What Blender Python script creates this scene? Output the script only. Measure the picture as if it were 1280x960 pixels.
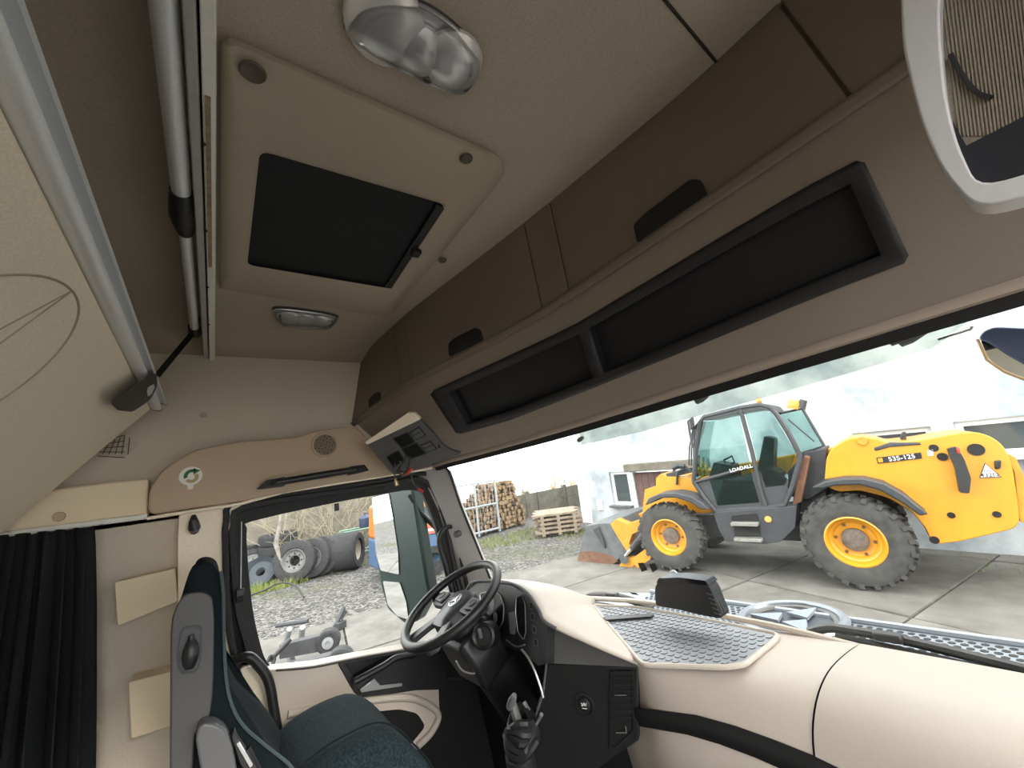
import bpy, bmesh, math, random
from mathutils import Vector as V, Matrix as Mx
random.seed(7)
for o in list(bpy.data.objects): bpy.data.objects.remove(o)
SC = bpy.context.scene; COL = SC.collection
# ---------------------------------------------------------------- camera
FPX = 488.35
RC = ((0.79871315,-0.57807447,-0.16699466),(0.01676415,0.29880339,-0.95416744),(0.60147841,0.75930655,0.24834913))
cd = bpy.data.cameras.new('camera'); cam = bpy.data.objects.new('camera', cd); COL.objects.link(cam)
cd.sensor_fit = 'HORIZONTAL'; cd.sensor_width = 36; cd.lens = 36*FPX/1280; cd.clip_start = .01; cd.clip_end = 400
r_, d_, f_ = (V(q) for q in RC)
m = Mx((r_, -d_, -f_)).transposed().to_4x4(); cam.matrix_world = m
SC.camera = cam
# ---------------------------------------------------------------- world, sun, exposure
w = bpy.data.worlds.new('sky'); SC.world = w; w.use_nodes = True
nt = w.node_tree; bg = nt.nodes['Background']
bg.inputs[0].default_value = (1, .99, .97, 1); bg.inputs[1].default_value = 1.75
sd = bpy.data.lights.new('sun', 'SUN'); sun = bpy.data.objects.new('sun', sd); COL.objects.link(sun)
sd.energy = .9; sd.angle = math.radians(12); sd.color = (1, .93, .80)
sun.rotation_euler = V((-.12, .91, -.40)).to_track_quat('-Z', 'Y').to_euler()
SC.view_settings.view_transform = 'Standard'; SC.view_settings.look = 'None'
SC.view_settings.gamma = 1; SC.view_settings.use_curve_mapping = False
SC.view_settings.exposure = 1.66
SC.cycles.max_bounces = 16; SC.cycles.diffuse_bounces = 10; SC.cycles.transparent_max_bounces = 24
# ---------------------------------------------------------------- measuring helpers
def ray(u, v):
    a = V(((u-640)/FPX, (v-480)/FPX, 1)); return V([sum(RC[i][j]*a[i] for i in range(3)) for j in range(3)])
def at(u, v, ax, val):
    d = ray(u, v); return d*(val/d['XYZ'.index(ax)])
def atp(u, v, p, n):
    d = ray(u, v); return d*(V(p).dot(n)/d.dot(n))
def proj(p):
    c = [sum(RC[i][j]*p[j] for j in range(3)) for i in range(3)]
    return 640+FPX*c[0]/c[2], 480+FPX*c[1]/c[2]
def onsurf(S, u, v, a, b):
    for _ in range(30):
        p = proj(S(a, b)); e = 1e-4; pa = proj(S(a+e, b)); pb = proj(S(a, b+e))
        j = ((pa[0]-p[0])/e, (pb[0]-p[0])/e, (pa[1]-p[1])/e, (pb[1]-p[1])/e)
        D = j[0]*j[3]-j[1]*j[2]; rx, ry = u-p[0], v-p[1]
        da = (rx*j[3]-j[1]*ry)/D; db = (j[0]*ry-j[2]*rx)/D
        a += max(-.3, min(.3, da)); b += max(-.3, min(.3, db))
    return a, b
def interp(tab, y):
    n = len(tab)
    if y <= tab[0][0]: k = 0
    elif y >= tab[-1][0]: k = n-2
    else: k = max(i for i in range(n-1) if tab[i][0] <= y)
    t = (y-tab[k][0])/(tab[k+1][0]-tab[k][0])
    out = []
    for c in range(1, len(tab[0])):
        def sl(i):
            lo, hi = max(i-1, 0), min(i+1, n-1)
            return (tab[hi][c]-tab[lo][c])/(tab[hi][0]-tab[lo][0])
        h = tab[k+1][0]-tab[k][0]; p0, p1 = tab[k][c], tab[k+1][c]; m0, m1 = sl(k)*h, sl(k+1)*h
        if t < 0 or t > 1: out.append(p0+(p1-p0)*t); continue
        out.append((2*t**3-3*t*t+1)*p0+(t**3-2*t*t+t)*m0+(-2*t**3+3*t*t)*p1+(t**3-t*t)*m1)
    return out
def cr(pts, n=6, closed=False):
    P = [V(p) for p in pts]; out = []; N = len(P)
    rng = range(N if closed else N-1)
    g = (lambda i: P[i % N]) if closed else (lambda i: P[max(0, min(N-1, i))])
    for i in rng:
        a, b, c, d = g(i-1), g(i), g(i+1), g(i+2)
        for k in range(n):
            t = k/n
            out.append(.5*((2*b)+(c-a)*t+(2*a-5*b+4*c-d)*t*t+(3*b-a-3*c+d)*t**3))
    if not closed: out.append(P[-1])
    return out
def rpoly(pts, r, n=4):
    P = [V(p) for p in pts]; out = []; N = len(P)
    for i in range(N):
        a, b, c = P[i-1], P[i], P[(i+1) % N]; ri = r[i] if isinstance(r, (list, tuple)) else r
        e1, e2 = a-b, c-b; q = min(ri, e1.length*.45, e2.length*.45)
        s, e = b+e1.normalized()*q, b+e2.normalized()*q
        for k in range(n+1):
            t = k/n; out.append(s*(1-t)**2+b*2*t*(1-t)+e*t*t)
    return out
# ---------------------------------------------------------------- materials (all procedural)
MT = {}
def mat(name, col, rough=.6, metal=0, var=0, vs=30, bump=0, bs=300, spec=.5, col2=None, emit=None, trans=0, coat=0, sheen=0, detail=4):
    if name in MT: return MT[name]
    m = bpy.data.materials.new(name); m.use_nodes = True; t = m.node_tree; b = t.nodes['Principled BSDF']
    b.inputs['Base Color'].default_value = (*col, 1); b.inputs['Roughness'].default_value = rough
    b.inputs['Metallic'].default_value = metal; b.inputs['Specular IOR Level'].default_value = spec
    b.inputs['Coat Weight'].default_value = coat; b.inputs['Sheen Weight'].default_value = sheen
    if trans: b.inputs['Transmission Weight'].default_value = trans
    if emit: b.inputs['Emission Color'].default_value = (*emit[:3], 1); b.inputs['Emission Strength'].default_value = emit[3]
    tc = t.nodes.new('ShaderNodeTexCoord')
    if var or col2:
        n = t.nodes.new('ShaderNodeTexNoise'); n.inputs['Scale'].default_value = vs; n.inputs['Detail'].default_value = detail; n.inputs['Roughness'].default_value = .65
        t.links.new(tc.outputs['Object'], n.inputs['Vector'])
        rp = t.nodes.new('ShaderNodeValToRGB'); t.links.new(n.outputs['Fac'], rp.inputs[0])
        c2 = col2 or [c*(1+var) for c in col]; c1 = col if col2 else [c*(1-var) for c in col]
        rp.color_ramp.elements[0].position = .35; rp.color_ramp.elements[1].position = .65
        rp.color_ramp.elements[0].color = (*c1, 1); rp.color_ramp.elements[1].color = (*c2, 1)
        t.links.new(rp.outputs[0], b.inputs['Base Color'])
    if bump:
        n = t.nodes.new('ShaderNodeTexNoise'); n.inputs['Scale'].default_value = bs; n.inputs['Detail'].default_value = 3
        t.links.new(tc.outputs['Object'], n.inputs['Vector'])
        bp = t.nodes.new('ShaderNodeBump'); bp.inputs['Strength'].default_value = bump; bp.inputs['Distance'].default_value = .002
        t.links.new(n.outputs['Fac'], bp.inputs['Height']); t.links.new(bp.outputs[0], b.inputs['Normal'])
    MT[name] = m; return m
def glassmat(name, tint=(.96, .98, .97), refl=1.0, gcol=(1, 1, 1), rough=.01, dirt=0):
    m = bpy.data.materials.new(name); m.use_nodes = True; t = m.node_tree; t.nodes.clear()
    o = t.nodes.new('ShaderNodeOutputMaterial'); mx = t.nodes.new('ShaderNodeMixShader')
    tr = t.nodes.new('ShaderNodeBsdfTransparent'); gl = t.nodes.new('ShaderNodeBsdfGlossy'); fr = t.nodes.new('ShaderNodeFresnel')
    tr.inputs[0].default_value = (*tint, 1); gl.inputs[0].default_value = (*gcol, 1); gl.inputs['Roughness'].default_value = rough
    fr.inputs[0].default_value = 1.0+.3*refl
    t.links.new(fr.outputs[0], mx.inputs[0]); t.links.new(tr.outputs[0], mx.inputs[1]); t.links.new(gl.outputs[0], mx.inputs[2])
    last = mx
    if dirt:
        df = t.nodes.new('ShaderNodeBsdfDiffuse'); df.inputs[0].default_value = (.7, .72, .7, 1)
        n = t.nodes.new('ShaderNodeTexNoise'); n.inputs['Scale'].default_value = 5; n.inputs['Detail'].default_value = 5
        mp = t.nodes.new('ShaderNodeMapRange'); mp.inputs['From Min'].default_value = .45; mp.inputs['From Max'].default_value = .8
        mp.inputs['To Min'].default_value = 0; mp.inputs['To Max'].default_value = dirt
        tc = t.nodes.new('ShaderNodeTexCoord'); t.links.new(tc.outputs['Object'], n.inputs[0]); t.links.new(n.outputs['Fac'], mp.inputs[0])
        m2 = t.nodes.new('ShaderNodeMixShader'); t.links.new(mp.outputs[0], m2.inputs[0]); t.links.new(mx.outputs[0], m2.inputs[1]); t.links.new(df.outputs[0], m2.inputs[2]); last = m2
    t.links.new(last.outputs[0], o.inputs[0]); MT[name] = m; return m
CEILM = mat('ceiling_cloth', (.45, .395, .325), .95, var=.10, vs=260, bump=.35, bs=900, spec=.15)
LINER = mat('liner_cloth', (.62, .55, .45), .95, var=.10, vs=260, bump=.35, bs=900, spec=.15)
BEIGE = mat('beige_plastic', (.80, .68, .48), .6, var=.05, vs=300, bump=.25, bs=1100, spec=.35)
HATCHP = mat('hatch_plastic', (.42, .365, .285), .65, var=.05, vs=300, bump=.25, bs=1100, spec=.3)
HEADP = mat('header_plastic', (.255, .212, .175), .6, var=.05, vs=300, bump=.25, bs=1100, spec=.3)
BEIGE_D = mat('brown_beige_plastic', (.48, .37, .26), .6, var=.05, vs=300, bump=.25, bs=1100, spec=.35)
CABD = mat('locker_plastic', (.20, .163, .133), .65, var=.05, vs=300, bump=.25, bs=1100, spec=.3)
DASHB = mat('dash_plastic', (.58, .515, .45), .42, var=.04, vs=350, bump=.25, bs=1400, spec=.4)
CREAM = mat('cream_plastic', (.90, .80, .62), .55, var=.04, vs=90)
GREYP = mat('grey_plastic', (.10, .10, .10), .5, var=.08, vs=400, bump=.2, bs=1200)
LGREYP = mat('light_grey_plastic', (.66, .66, .67), .42, var=.03, vs=60)
APIL = mat('pillar_grey_plastic', (.36, .35, .34), .55, var=.05, vs=300, bump=.2, bs=1000)
BLACKP = mat('black_plastic', (.013, .0135, .015), .42, var=.1, vs=300, bump=.15, bs=1200)
BLACKM = mat('black_matte_plastic', (.006, .006, .0065), .75, var=.1, vs=200)
GLOSSB = mat('gloss_black', (.008, .009, .012), .12, var=.05, vs=20)
RUBBER = mat('rubber_seal', (.02, .02, .021), .7, var=.15, vs=200)
ALU = mat('brushed_aluminium', (.76, .78, .80), .42, .35, var=.05, vs=400)
CHROME = mat('chrome', (.82, .83, .85), .12, 1.0)
SATIN = mat('satin_silver', (.55, .56, .58), .3, .8)
WHITEP = mat('white_enamel', (.80, .80, .73), .4, var=.05, vs=40)
CURT = mat('black_curtain_cloth', (.012, .014, .015), .85, var=.35, vs=120, bump=.3, bs=600, spec=.25)
SEATF = mat('charcoal_teal_seat_cloth', (.010, .015, .018), .95, var=.5, vs=500, bump=.5, bs=1500, spec=.15)
SEATC = mat('patterned_seat_cloth', (.013, .022, .028), .95, var=.6, vs=160, bump=.6, bs=500, spec=.2)
MATG = mat('grey_rubber_mat', (.33, .345, .37), .5, var=.06, vs=60)
WOOD = mat('raw_wood_strip', (.30, .22, .14), .7, var=.25, vs=60)
MIRR = mat('mirror_glass', (.9, .92, .93), .02, 1.0)
REFL = mat('lamp_reflector', (.86, .86, .86), .3, .45)
GLASS = glassmat('window_glass', (.97, .985, .98), .25)
WSG = glassmat('windshield_glass', (.97, .985, .975), .5, dirt=.05)
LENS = glassmat('clear_lamp_lens', (.93, .94, .95), 1.6, rough=.05)
VISG = glassmat('green_grey_visor_acrylic', (.74, .77, .74), 1.2, rough=.08)
# ---------------------------------------------------------------- mesh helpers
MW = {}; EXTR = set()
def put(o, par, label=None, cat=None, group=None, kind=None):
    COL.objects.link(o)
    if par is not None:
        o.parent = par
        if par in EXTR: EXTR.add(o); MW[o] = MW[par]
        else: o.matrix_parent_inverse = MW[par].inverted(); MW[o] = Mx.Identity(4)
    else: MW[o] = Mx.Identity(4)
    tag(o, label, cat, group, kind); return o
def tag(o, label=None, cat=None, group=None, kind=None):
    if label: o['label'] = label
    if cat: o['category'] = cat
    if group: o['group'] = group
    if kind: o['kind'] = kind
    return o
def thing(name, label, cat, loc=(0, 0, 0), group=None, kind=None):
    o = bpy.data.objects.new(name, None); o.empty_display_size = .05; COL.objects.link(o); o.location = loc
    MW[o] = Mx.Translation(V(loc)); return tag(o, label, cat, group, kind)
TH = math.radians(4.68); HG = 2.45
EX = Mx.Rotation(TH, 4, 'X')
def ext(name, label, cat, x, y, z=0, rz=0, group=None, kind=None):
    o = bpy.data.objects.new(name, None); COL.objects.link(o); MW[o] = EX @ Mx.Translation((x, y, z-HG)) @ Mx.Rotation(rz, 4, 'Z')
    o.matrix_world = MW[o]; EXTR.add(o); return tag(o, label, cat, group, kind)
def gnd(u, v, z=0):
    d = EX.transposed().to_3x3() @ ray(u, v); p = d*((z-HG)/d.z); return p.x, p.y
def eat(u, v, ax, val):           # a yard point (ground frame) on an axis plane
    d = EX.transposed().to_3x3() @ ray(u, v); p = d*(val/d['XYZ'.index(ax)]); p.z += HG; return p
def mkmesh(name, vs, fs, mt, smooth=True, ang=35):
    me = bpy.data.meshes.new(name); me.from_pydata([tuple(v) for v in vs], [], fs)
    bm = bmesh.new(); bm.from_mesh(me); bmesh.ops.recalc_face_normals(bm, faces=bm.faces); bm.to_mesh(me); bm.free()
    me.materials.append(mt); fin(me, smooth, ang); return me
def fin(me, smooth=True, ang=35):
    if smooth:
        for p in me.polygons: p.use_smooth = True
        me.set_sharp_from_angle(angle=math.radians(ang))
def mk(name, vs, fs, mt, par=None, smooth=True, bev=0, seg=2, sub=0, solid=0, ang=35, off=0, **kw):
    me = mkmesh(name, vs, fs, mt, smooth, ang); o = bpy.data.objects.new(name, me)
    if solid: q = o.modifiers.new('s', 'SOLIDIFY'); q.thickness = solid; q.offset = off
    if bev: q = o.modifiers.new('b', 'BEVEL'); q.width = bev; q.segments = seg; q.limit_method = 'ANGLE'; q.angle_limit = math.radians(30)
    if sub: q = o.modifiers.new('u', 'SUBSURF'); q.levels = sub; q.render_levels = sub
    return put(o, par, **kw)
class MB:                        # collects several simple solids into one mesh
    def __init__(s): s.v = []; s.f = []
    def add(s, vs, fs):
        n = len(s.v); s.v += [V(v) for v in vs]; s.f += [tuple(i+n for i in f) for f in fs]; return s
    def box(s, c, d, rot=None):
        vs, fs = boxg(c, d, rot); return s.add(vs, fs)
    def tube(s, pts, r, n=8, closed=False): return s.add(*tubeg(pts, r, n, closed))
    def lathe(s, prof, n=24, mx=None): return s.add(*latheg(prof, n, mx))
    def prism(s, pts, vec): return s.add(*prismg(pts, vec))
    def grid(s, rows, closed=False): return s.add(*gridg(rows, closed))
    def build(s, name, mt, par=None, **kw): return mk(name, s.v, s.f, mt, par, **kw)
def boxg(c, d, rot=None):
    c = V(c); vs = []
    for x in (-.5, .5):
        for y in (-.5, .5):
            for z in (-.5, .5):
                q = V((x*d[0], y*d[1], z*d[2]))
                if rot is not None: q = rot @ q
                vs.append(c+q)
    return vs, [(0, 1, 3, 2), (4, 6, 7, 5), (0, 4, 5, 1), (2, 3, 7, 6), (0, 2, 6, 4), (1, 5, 7, 3)]
def tubeg(pts, r, n=8, closed=False):
    P = [V(p) for p in pts]; N = len(P); vs = []; fs = []
    R = r if isinstance(r, (list, tuple)) else [r]*N
    up = None
    for i, p in enumerate(P):
        t = (P[(i+1) % N]-P[i-1]) if closed else (P[min(i+1, N-1)]-P[max(i-1, 0)])
        t.normalize()
        if up is None: up = t.orthogonal().normalized()
        up = (up-t*up.dot(t)); up = up.normalized() if up.length > 1e-6 else t.orthogonal().normalized()
        s = t.cross(up)
        for k in range(n):
            a = 2*math.pi*k/n; vs.append(p+(up*math.cos(a)+s*math.sin(a))*R[i])
    for i in range(N if closed else N-1):
        j = (i+1) % N
        for k in range(n):
            fs.append((i*n+k, i*n+(k+1) % n, j*n+(k+1) % n, j*n+k))
    if not closed: fs.append(tuple(range(n))[::-1]); fs.append(tuple((N-1)*n+k for k in range(n)))
    return vs, fs
def latheg(prof, n=24, mx=None):
    vs = []; fs = []; N = len(prof); mx = mx or Mx.Identity(4)
    for (r, z) in prof:
        for k in range(n):
            a = 2*math.pi*k/n; vs.append(mx @ V((max(r, 1e-4)*math.cos(a), max(r, 1e-4)*math.sin(a), z)))
    for i in range(N-1):
        for k in range(n): fs.append((i*n+k, i*n+(k+1) % n, (i+1)*n+(k+1) % n, (i+1)*n+k))
    if (V(prof[0])-V(prof[-1])).length > 1e-6:
        fs.append(tuple(range(n))); fs.append(tuple((N-1)*n+k for k in range(n)))
    else:
        pass
    return vs, fs
def prismg(pts, vec):
    P = [V(p) for p in pts]; n = len(P); vs = P+[p+V(vec) for p in P]
    return vs, [tuple(range(n)), tuple(range(2*n-1, n-1, -1))]+[(i, n+i, n+(i+1) % n, (i+1) % n) for i in range(n)]
def gridg(rows, closed=False):
    a = len(rows); b = len(rows[0]); vs = [V(p) for r in rows for p in r]; fs = []
    for i in range(a-1):
        for j in range(b if closed else b-1):
            k = (j+1) % b; fs.append((i*b+j, i*b+k, (i+1)*b+k, (i+1)*b+j))
    return vs, fs
def box(name, c, d, mt, par=None, rot=None, **kw): return mk(name, *boxg(c, d, rot), mt, par, **kw)
def tube(name, pts, r, mt, par=None, n=10, closed=False, **kw): return mk(name, *tubeg(pts, r, n, closed), mt, par, **kw)
def lathe(name, prof, mt, par=None, n=28, mx=None, **kw): return mk(name, *latheg(prof, n, mx), mt, par, **kw)
def prism(name, pts, vec, mt, par=None, **kw): return mk(name, *prismg(pts, vec), mt, par, **kw)
def grid(name, rows, mt, par=None, closed=False, **kw): return mk(name, *gridg(rows, closed), mt, par, **kw)
def ring(name, outer, inner, vec, mt, par=None, **kw):
    n = len(outer); v = V(vec); vs = [V(p) for p in outer]+[V(p) for p in inner]+[V(p)+v for p in outer]+[V(p)+v for p in inner]; fs = []
    for i in range(n):
        j = (i+1) % n
        fs += [(i, j, n+j, n+i), (2*n+i, 3*n+i, 3*n+j, 2*n+j), (i, 2*n+i, 2*n+j, j), (n+i, n+j, 3*n+j, 3*n+i)]
    return mk(name, vs, fs, mt, par, **kw)
def aim(loc, z, x=(0, 1, 0)):     # matrix: local z along z
    z = V(z).normalized(); x = V(x); x = (x-z*x.dot(z)).normalized(); y = z.cross(x)
    q = Mx((x, y, z)).transposed().to_4x4(); q.translation = V(loc); return q
def disc(name, c, nrm, r, h, mt, par=None, n=24, bev=0, **kw):
    return lathe(name, [(r, 0), (r, h*.7), (r*.92, h)], mt, par, n, aim(c, nrm, V(nrm).orthogonal()), **kw)
def text(name, s, size, mt, mx, par=None, ext_=.0006, sx=1, bold=0, **kw):
    c = bpy.data.curves.new(name, 'FONT'); c.body = s; c.size = size; c.extrude = ext_; c.align_x = 'CENTER'; c.align_y = 'CENTER'; c.offset = bold; c.resolution_u = 3
    o = bpy.data.objects.new(name, c); COL.objects.link(o); me = bpy.data.meshes.new_from_object(o); bpy.data.objects.remove(o); bpy.data.curves.remove(c)
    me.transform(Mx.Diagonal((sx, 1, 1, 1))); me.transform(mx); me.materials.clear(); me.materials.append(mt); me.name = name
    return put(bpy.data.objects.new(name, me), par, **kw)
def copy_tree(o, parent=None):
    c = o.copy(); COL.objects.link(c)
    if parent: c.parent = parent
    if o in EXTR: EXTR.add(c)
    MW[c] = MW[o].copy()
    for ch in list(o.children): copy_tree(ch, c)
    return c
# ================================================================ CAB SHELL
FZ = -1.45; YW = 2.15; ZC = .88
CARPET = mat('dark_floor_carpet', (.02, .02, .022), .95, var=.3, vs=200)
SEAM = mat('seam_shadow_gap', (.03, .025, .02), .9)
box('floor', (.28, .82, FZ-.03), (2.5, 3.0, .06), CARPET, kind='structure', label='dark carpeted cab floor', smooth=False)
def ztop(x, y):
    z = ZC
    if y > 1.9: z -= .5*max(0, y-1.97)**2*4
    if x < -.1: z -= .10*(-.1-x)**2
    return z
rows = []
for i in range(17):
    x = -.86+i*(1.12+.86)/16
    rows.append([V((x, y, ztop(x, y))) for y in [-.56+j*(2.18+.56)/24 for j in range(25)]])
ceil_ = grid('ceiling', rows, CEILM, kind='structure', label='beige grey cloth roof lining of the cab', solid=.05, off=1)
p, q = at(826, -6, 'Z', ZC-.002), at(897, 79, 'Z', ZC-.002)
tube('seam_groove', [p+V((-.3, 0, 0)), p, q], .003, SEAM, ceil_, n=6)
for (u, v) in ((415, 426),):
    disc('trim_plug', at(u, v, 'Z', ZC-.001), (0, 0, -1), .012, .004, BEIGE_D, ceil_)
tube('seam_groove', [at(266, 427, 'Z', ZC-.022), at(360, 434, 'Z', ZC-.022), at(463, 441, 'Z', ZC-.022)], .0015, SEAM, ceil_, n=6)
wl = MB(); wl.box((.08, 2.19, .52), (1.96, .08, .84)); wl.box((-.42, 2.19, -.62), (.92, .08, 1.7))
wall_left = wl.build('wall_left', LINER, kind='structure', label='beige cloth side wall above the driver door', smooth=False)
wr = MB(); wr.box((.12, -.54, .68), (1.96, .08, .52)); wr.box((-.67, -.54, -.55), (.44, .08, 2.0)); wr.box((1.25, -.54, -.1), (.3, .08, 1.0))  # unseen door gap made taller and wider to let in daylight
wr.build('wall_right', LINER, kind='structure', label='passenger side wall with a door gap enlarged to let in daylight', smooth=False)
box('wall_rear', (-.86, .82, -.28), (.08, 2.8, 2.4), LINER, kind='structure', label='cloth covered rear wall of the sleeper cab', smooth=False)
wf = MB(); wf.box((1.19, .82, .57), (.06, 2.8, .72)); wf.box((1.46, .82, -1.03), (.08, 2.75, .84))
wf.build('wall_front', BLACKM, kind='structure', label='front bulkhead around the windshield', smooth=False)
for (u, v, r) in ((254, 519, .012), (235, 500, .0)):
    if r: disc('trim_plug', at(u, v, 'Y', YW-.001), (0, -1, 0), r, .005, BEIGE_D, wall_left)
# ------- storage net pocket behind the bunk end
NETC = mat('net_cord', (.10, .08, .06), .9)
net = thing('storage_net', 'small dark cord net pocket on the side wall behind the raised bunk', 'net', at(145, 558, 'Y', YW-.01))
for k in range(5):
    a = at(128+k*8, 568, 'Y', YW-.012); b = at(138+k*6, 545+abs(k-3)*2, 'Y', YW-.012); tube('cord', [a, b], .0016, NETC, net, n=6)
    a = at(122+k*2, 570-k*5, 'Y', YW-.014); b = at(156, 572-k*7, 'Y', YW-.014); tube('cord', [a, b], .0016, NETC, net, n=6)
# ------- window header trim above the curtain
YT = 2.07
rear_trim = prism('trim_5', [at(u, v, 'Y', YT) for u, v in ((-60, 690), (-60, 640), (60, 612), (130, 603), (186, 598), (184, 644), (75, 659))], (0, .08, 0), BEIGE, kind='structure', label='beige ledge above the curtain rail', bev=.008)
disc('trim_plug', at(74, 646, 'Y', YT-.001), (0, -1, 0), .016, .006, BEIGE_D, rear_trim)
# ------- shelf shaped side trim above the driver door
YS = 2.04
out = [(184, 644), (186, 612), (203, 586), (243, 562), (300, 551), (372, 546), (392, 539), (420, 534), (446, 533), (470, 560), (493, 594), (420, 604), (300, 627), (240, 635)]
side_trim = prism('trim_3', rpoly([at(u, v, 'Y', YS) for u, v in out], .03), (0, .13, 0), BEIGE_D, kind='structure', label='brown beige trim board above the driver window', bev=.012, seg=3)
spk = thing('loudspeaker', 'round perforated speaker grille set in the trim above the driver door', 'speaker', at(406, 556, 'Y', YS))
c = at(406, 556, 'Y', YS-.001)
lathe('rim', [(.050, 0), (.050, .006), (.056, .008), (.060, .004), (.060, 0)], BEIGE_D, spk, 36, aim(c, (0, -1, 0), (1, 0, 0)))
SPKM = mat('speaker_mesh', (.20, .155, .115), .7, var=.45, vs=900)
lathe('mesh', [(.0, .004), (.03, .0035), (.050, .002), (.05, 0)], SPKM, spk, 36, aim(c, (0, -1, 0), (1, 0, 0)))
for k in range(26):
    a = k*2.4; r = .045*math.sqrt((k+.5)/26); disc('hole', c+V((math.cos(a)*r, -.003, math.sin(a)*r)), (0, -1, 0), .0028, .0015, BLACKM, spk, n=8)
gb = thing('grab_bar', 'black grab bar screwed on the trim above the driver window', 'handle', at(395, 597, 'Y', YS))
A, B = at(340, 604, 'Y', YS-.045), at(450, 586, 'Y', YS-.045)
tube('bar', [A+(B-A)*t for t in (.02, .1, .5, .9, .98)], [.013, .015, .016, .015, .013], BLACKP, gb, n=12)
for t, e in ((0, -1), (1, 1)):
    p = A+(B-A)*t; d = (B-A).normalized()*e
    prism('bracket', rpoly([p+d*.055+V((0, .04, -.012)), p+d*.02+V((0, -.012, .016)), p-d*.05+V((0, -.012, .018)), p-d*.05+V((0, -.012, -.02)), p+d*.02+V((0, -.012, -.016))], .008), (0, .057, 0), BLACKP, gb, bev=.004)
    disc('bolt_cap', p-d*.005+V((0, -.012, 0)), (0, -1, 0), .012, .008, BLACKM, gb)
stk = thing('hanging_sticker', 'white round sticker with a green arrow and tan swirl on the brown trim', 'sticker', at(238, 598, 'Y', YS))
WPAP = mat('white_sticker_paper', (.80, .78, .70), .6); GRN = mat('green_ink', (.03, .16, .06), .6); TAN = mat('tan_ink', (.52, .40, .20), .6)
c = at(238.5, 595, 'Y', YS-.001)
lathe('paper', [(.0, .002), (.036, .002), (.037, 0)], WPAP, stk, 28, aim(c, (0, -1, 0), (1, 0, 0)))
prism('tab', [c+V((x, -.0005, z)) for x, z in ((-.011, -.03), (.011, -.03), (.008, -.052), (-.008, -.052))], (0, -.0015, 0), WPAP, stk)
def arcpts(cx, cz, r, a0, a1, n=12): return [c+V((cx+math.cos(math.radians(a0+(a1-a0)*k/n))*r, -.0035, cz+math.sin(math.radians(a0+(a1-a0)*k/n))*r)) for k in range(n+1)]
o = grid('arrow', [arcpts(.004, .0, .026, 200, 60), arcpts(.004, .0, .014, 200, 60)], GRN, stk, solid=.001)
prism('arrow', [c+V((x, -.003, z)) for x, z in ((.008, .030), (.030, .018), (.008, .004))], (0, -.001, 0), GRN, stk)
grid('swirl', [arcpts(.003, -.006, .022, 40, -150), arcpts(.003, -.006, .010, 40, -150)], TAN, stk, solid=.001)
tube('trim_6', [at(u, v, 'Y', YS+.01) for u, v in ((184, 648), (240, 639), (300, 630), (355, 615), (430, 603), (500, 592), (540, 585))], .0065, CREAM, kind='structure', label='thin cream edge strip over the driver door seal')
# ------- B pillar
YB = 2.09
bp = prism('trim_2', rpoly([at(u, v, 'Y', YB) for u, v in ((222, 672), (224, 640), (305, 625), (296, 640), (286, 662), (283, 690), (290, 800), (300, 960), (320, 1080), (222, 1080))], .01), (0, .08, 0), CREAM, kind='structure', label='cream coloured pillar trim behind the driver door', bev=.006)
hk = thing('coat_hook', 'small black coat hook on the cream door pillar', 'hook', at(243, 656, 'Y', YB))
mb = MB(); mb.tube([at(243, 664, 'Y', YB-.002), at(243, 660, 'Y', YB-.03), at(242, 652, 'Y', YB-.03), at(242, 645, 'Y', YB-.012)], [.014, .02, .016, .008], 10)
mb.build('hook', BLACKP, hk)
for i, pts in enumerate((((143, 728), (217, 711), (221, 752), (147, 783)), ((160, 853), (222, 838), (222, 905), (164, 924)))):
    pd = prism('wall_pad', rpoly([at(u, v, 'Y', 2.03) for u, v in pts], .006), (0, .12, 0), (BEIGE, BEIGE)[i], bev=.006,
               label=('upper beige padded block on the side wall behind the driver seat', 'lower beige padded block on the side wall behind the driver seat')[i], cat='wall pad', group='padded blocks behind the driver seat')
# ------- curtain and its rail
cr_ = thing('curtain_rail', 'thin white rail carrying the black curtain', 'curtain rail', at(90, 657, 'Y', 2.05))
tube('rail', [at(u, v, 'Y', 2.045) for u, v in ((-70, 679), (0, 669.5), (75, 659.5), (184, 645.5))], .010, WHITEP, cr_, n=8)
for u in (25, 60, 95, 128): box('glider', at(u, 668.5-u*.135+3, 'Y', 2.045), (.012, .012, .014), BLACKP, cr_)
rows = []
random.seed(3)
for j in range(24):
    t = j/23; row = []
    for i in range(97):
        s = i/96
        x0 = -.70+s*(.70-.335); x1 = -.80+s*(.80-.243)
        x = x0+(x1-x0)*t**.8; z = .125-s*.02-t*1.45
        am = (.014+.022*min(1, t*2.5))
        y = 2.0+am*math.sin(s*58+math.sin(s*9)*1.2+.3*t)+.01*math.sin(s*23+t*2)-.02*t
        row.append(V((x+.006*math.sin(s*110), y, z+.004*math.sin(s*58)*(1-t))))
    rows.append(row)
grid('black_curtain', rows, CURT, label='black pleated sleeper curtain hanging beside the driver seat', cat='curtain', solid=.003)
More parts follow.
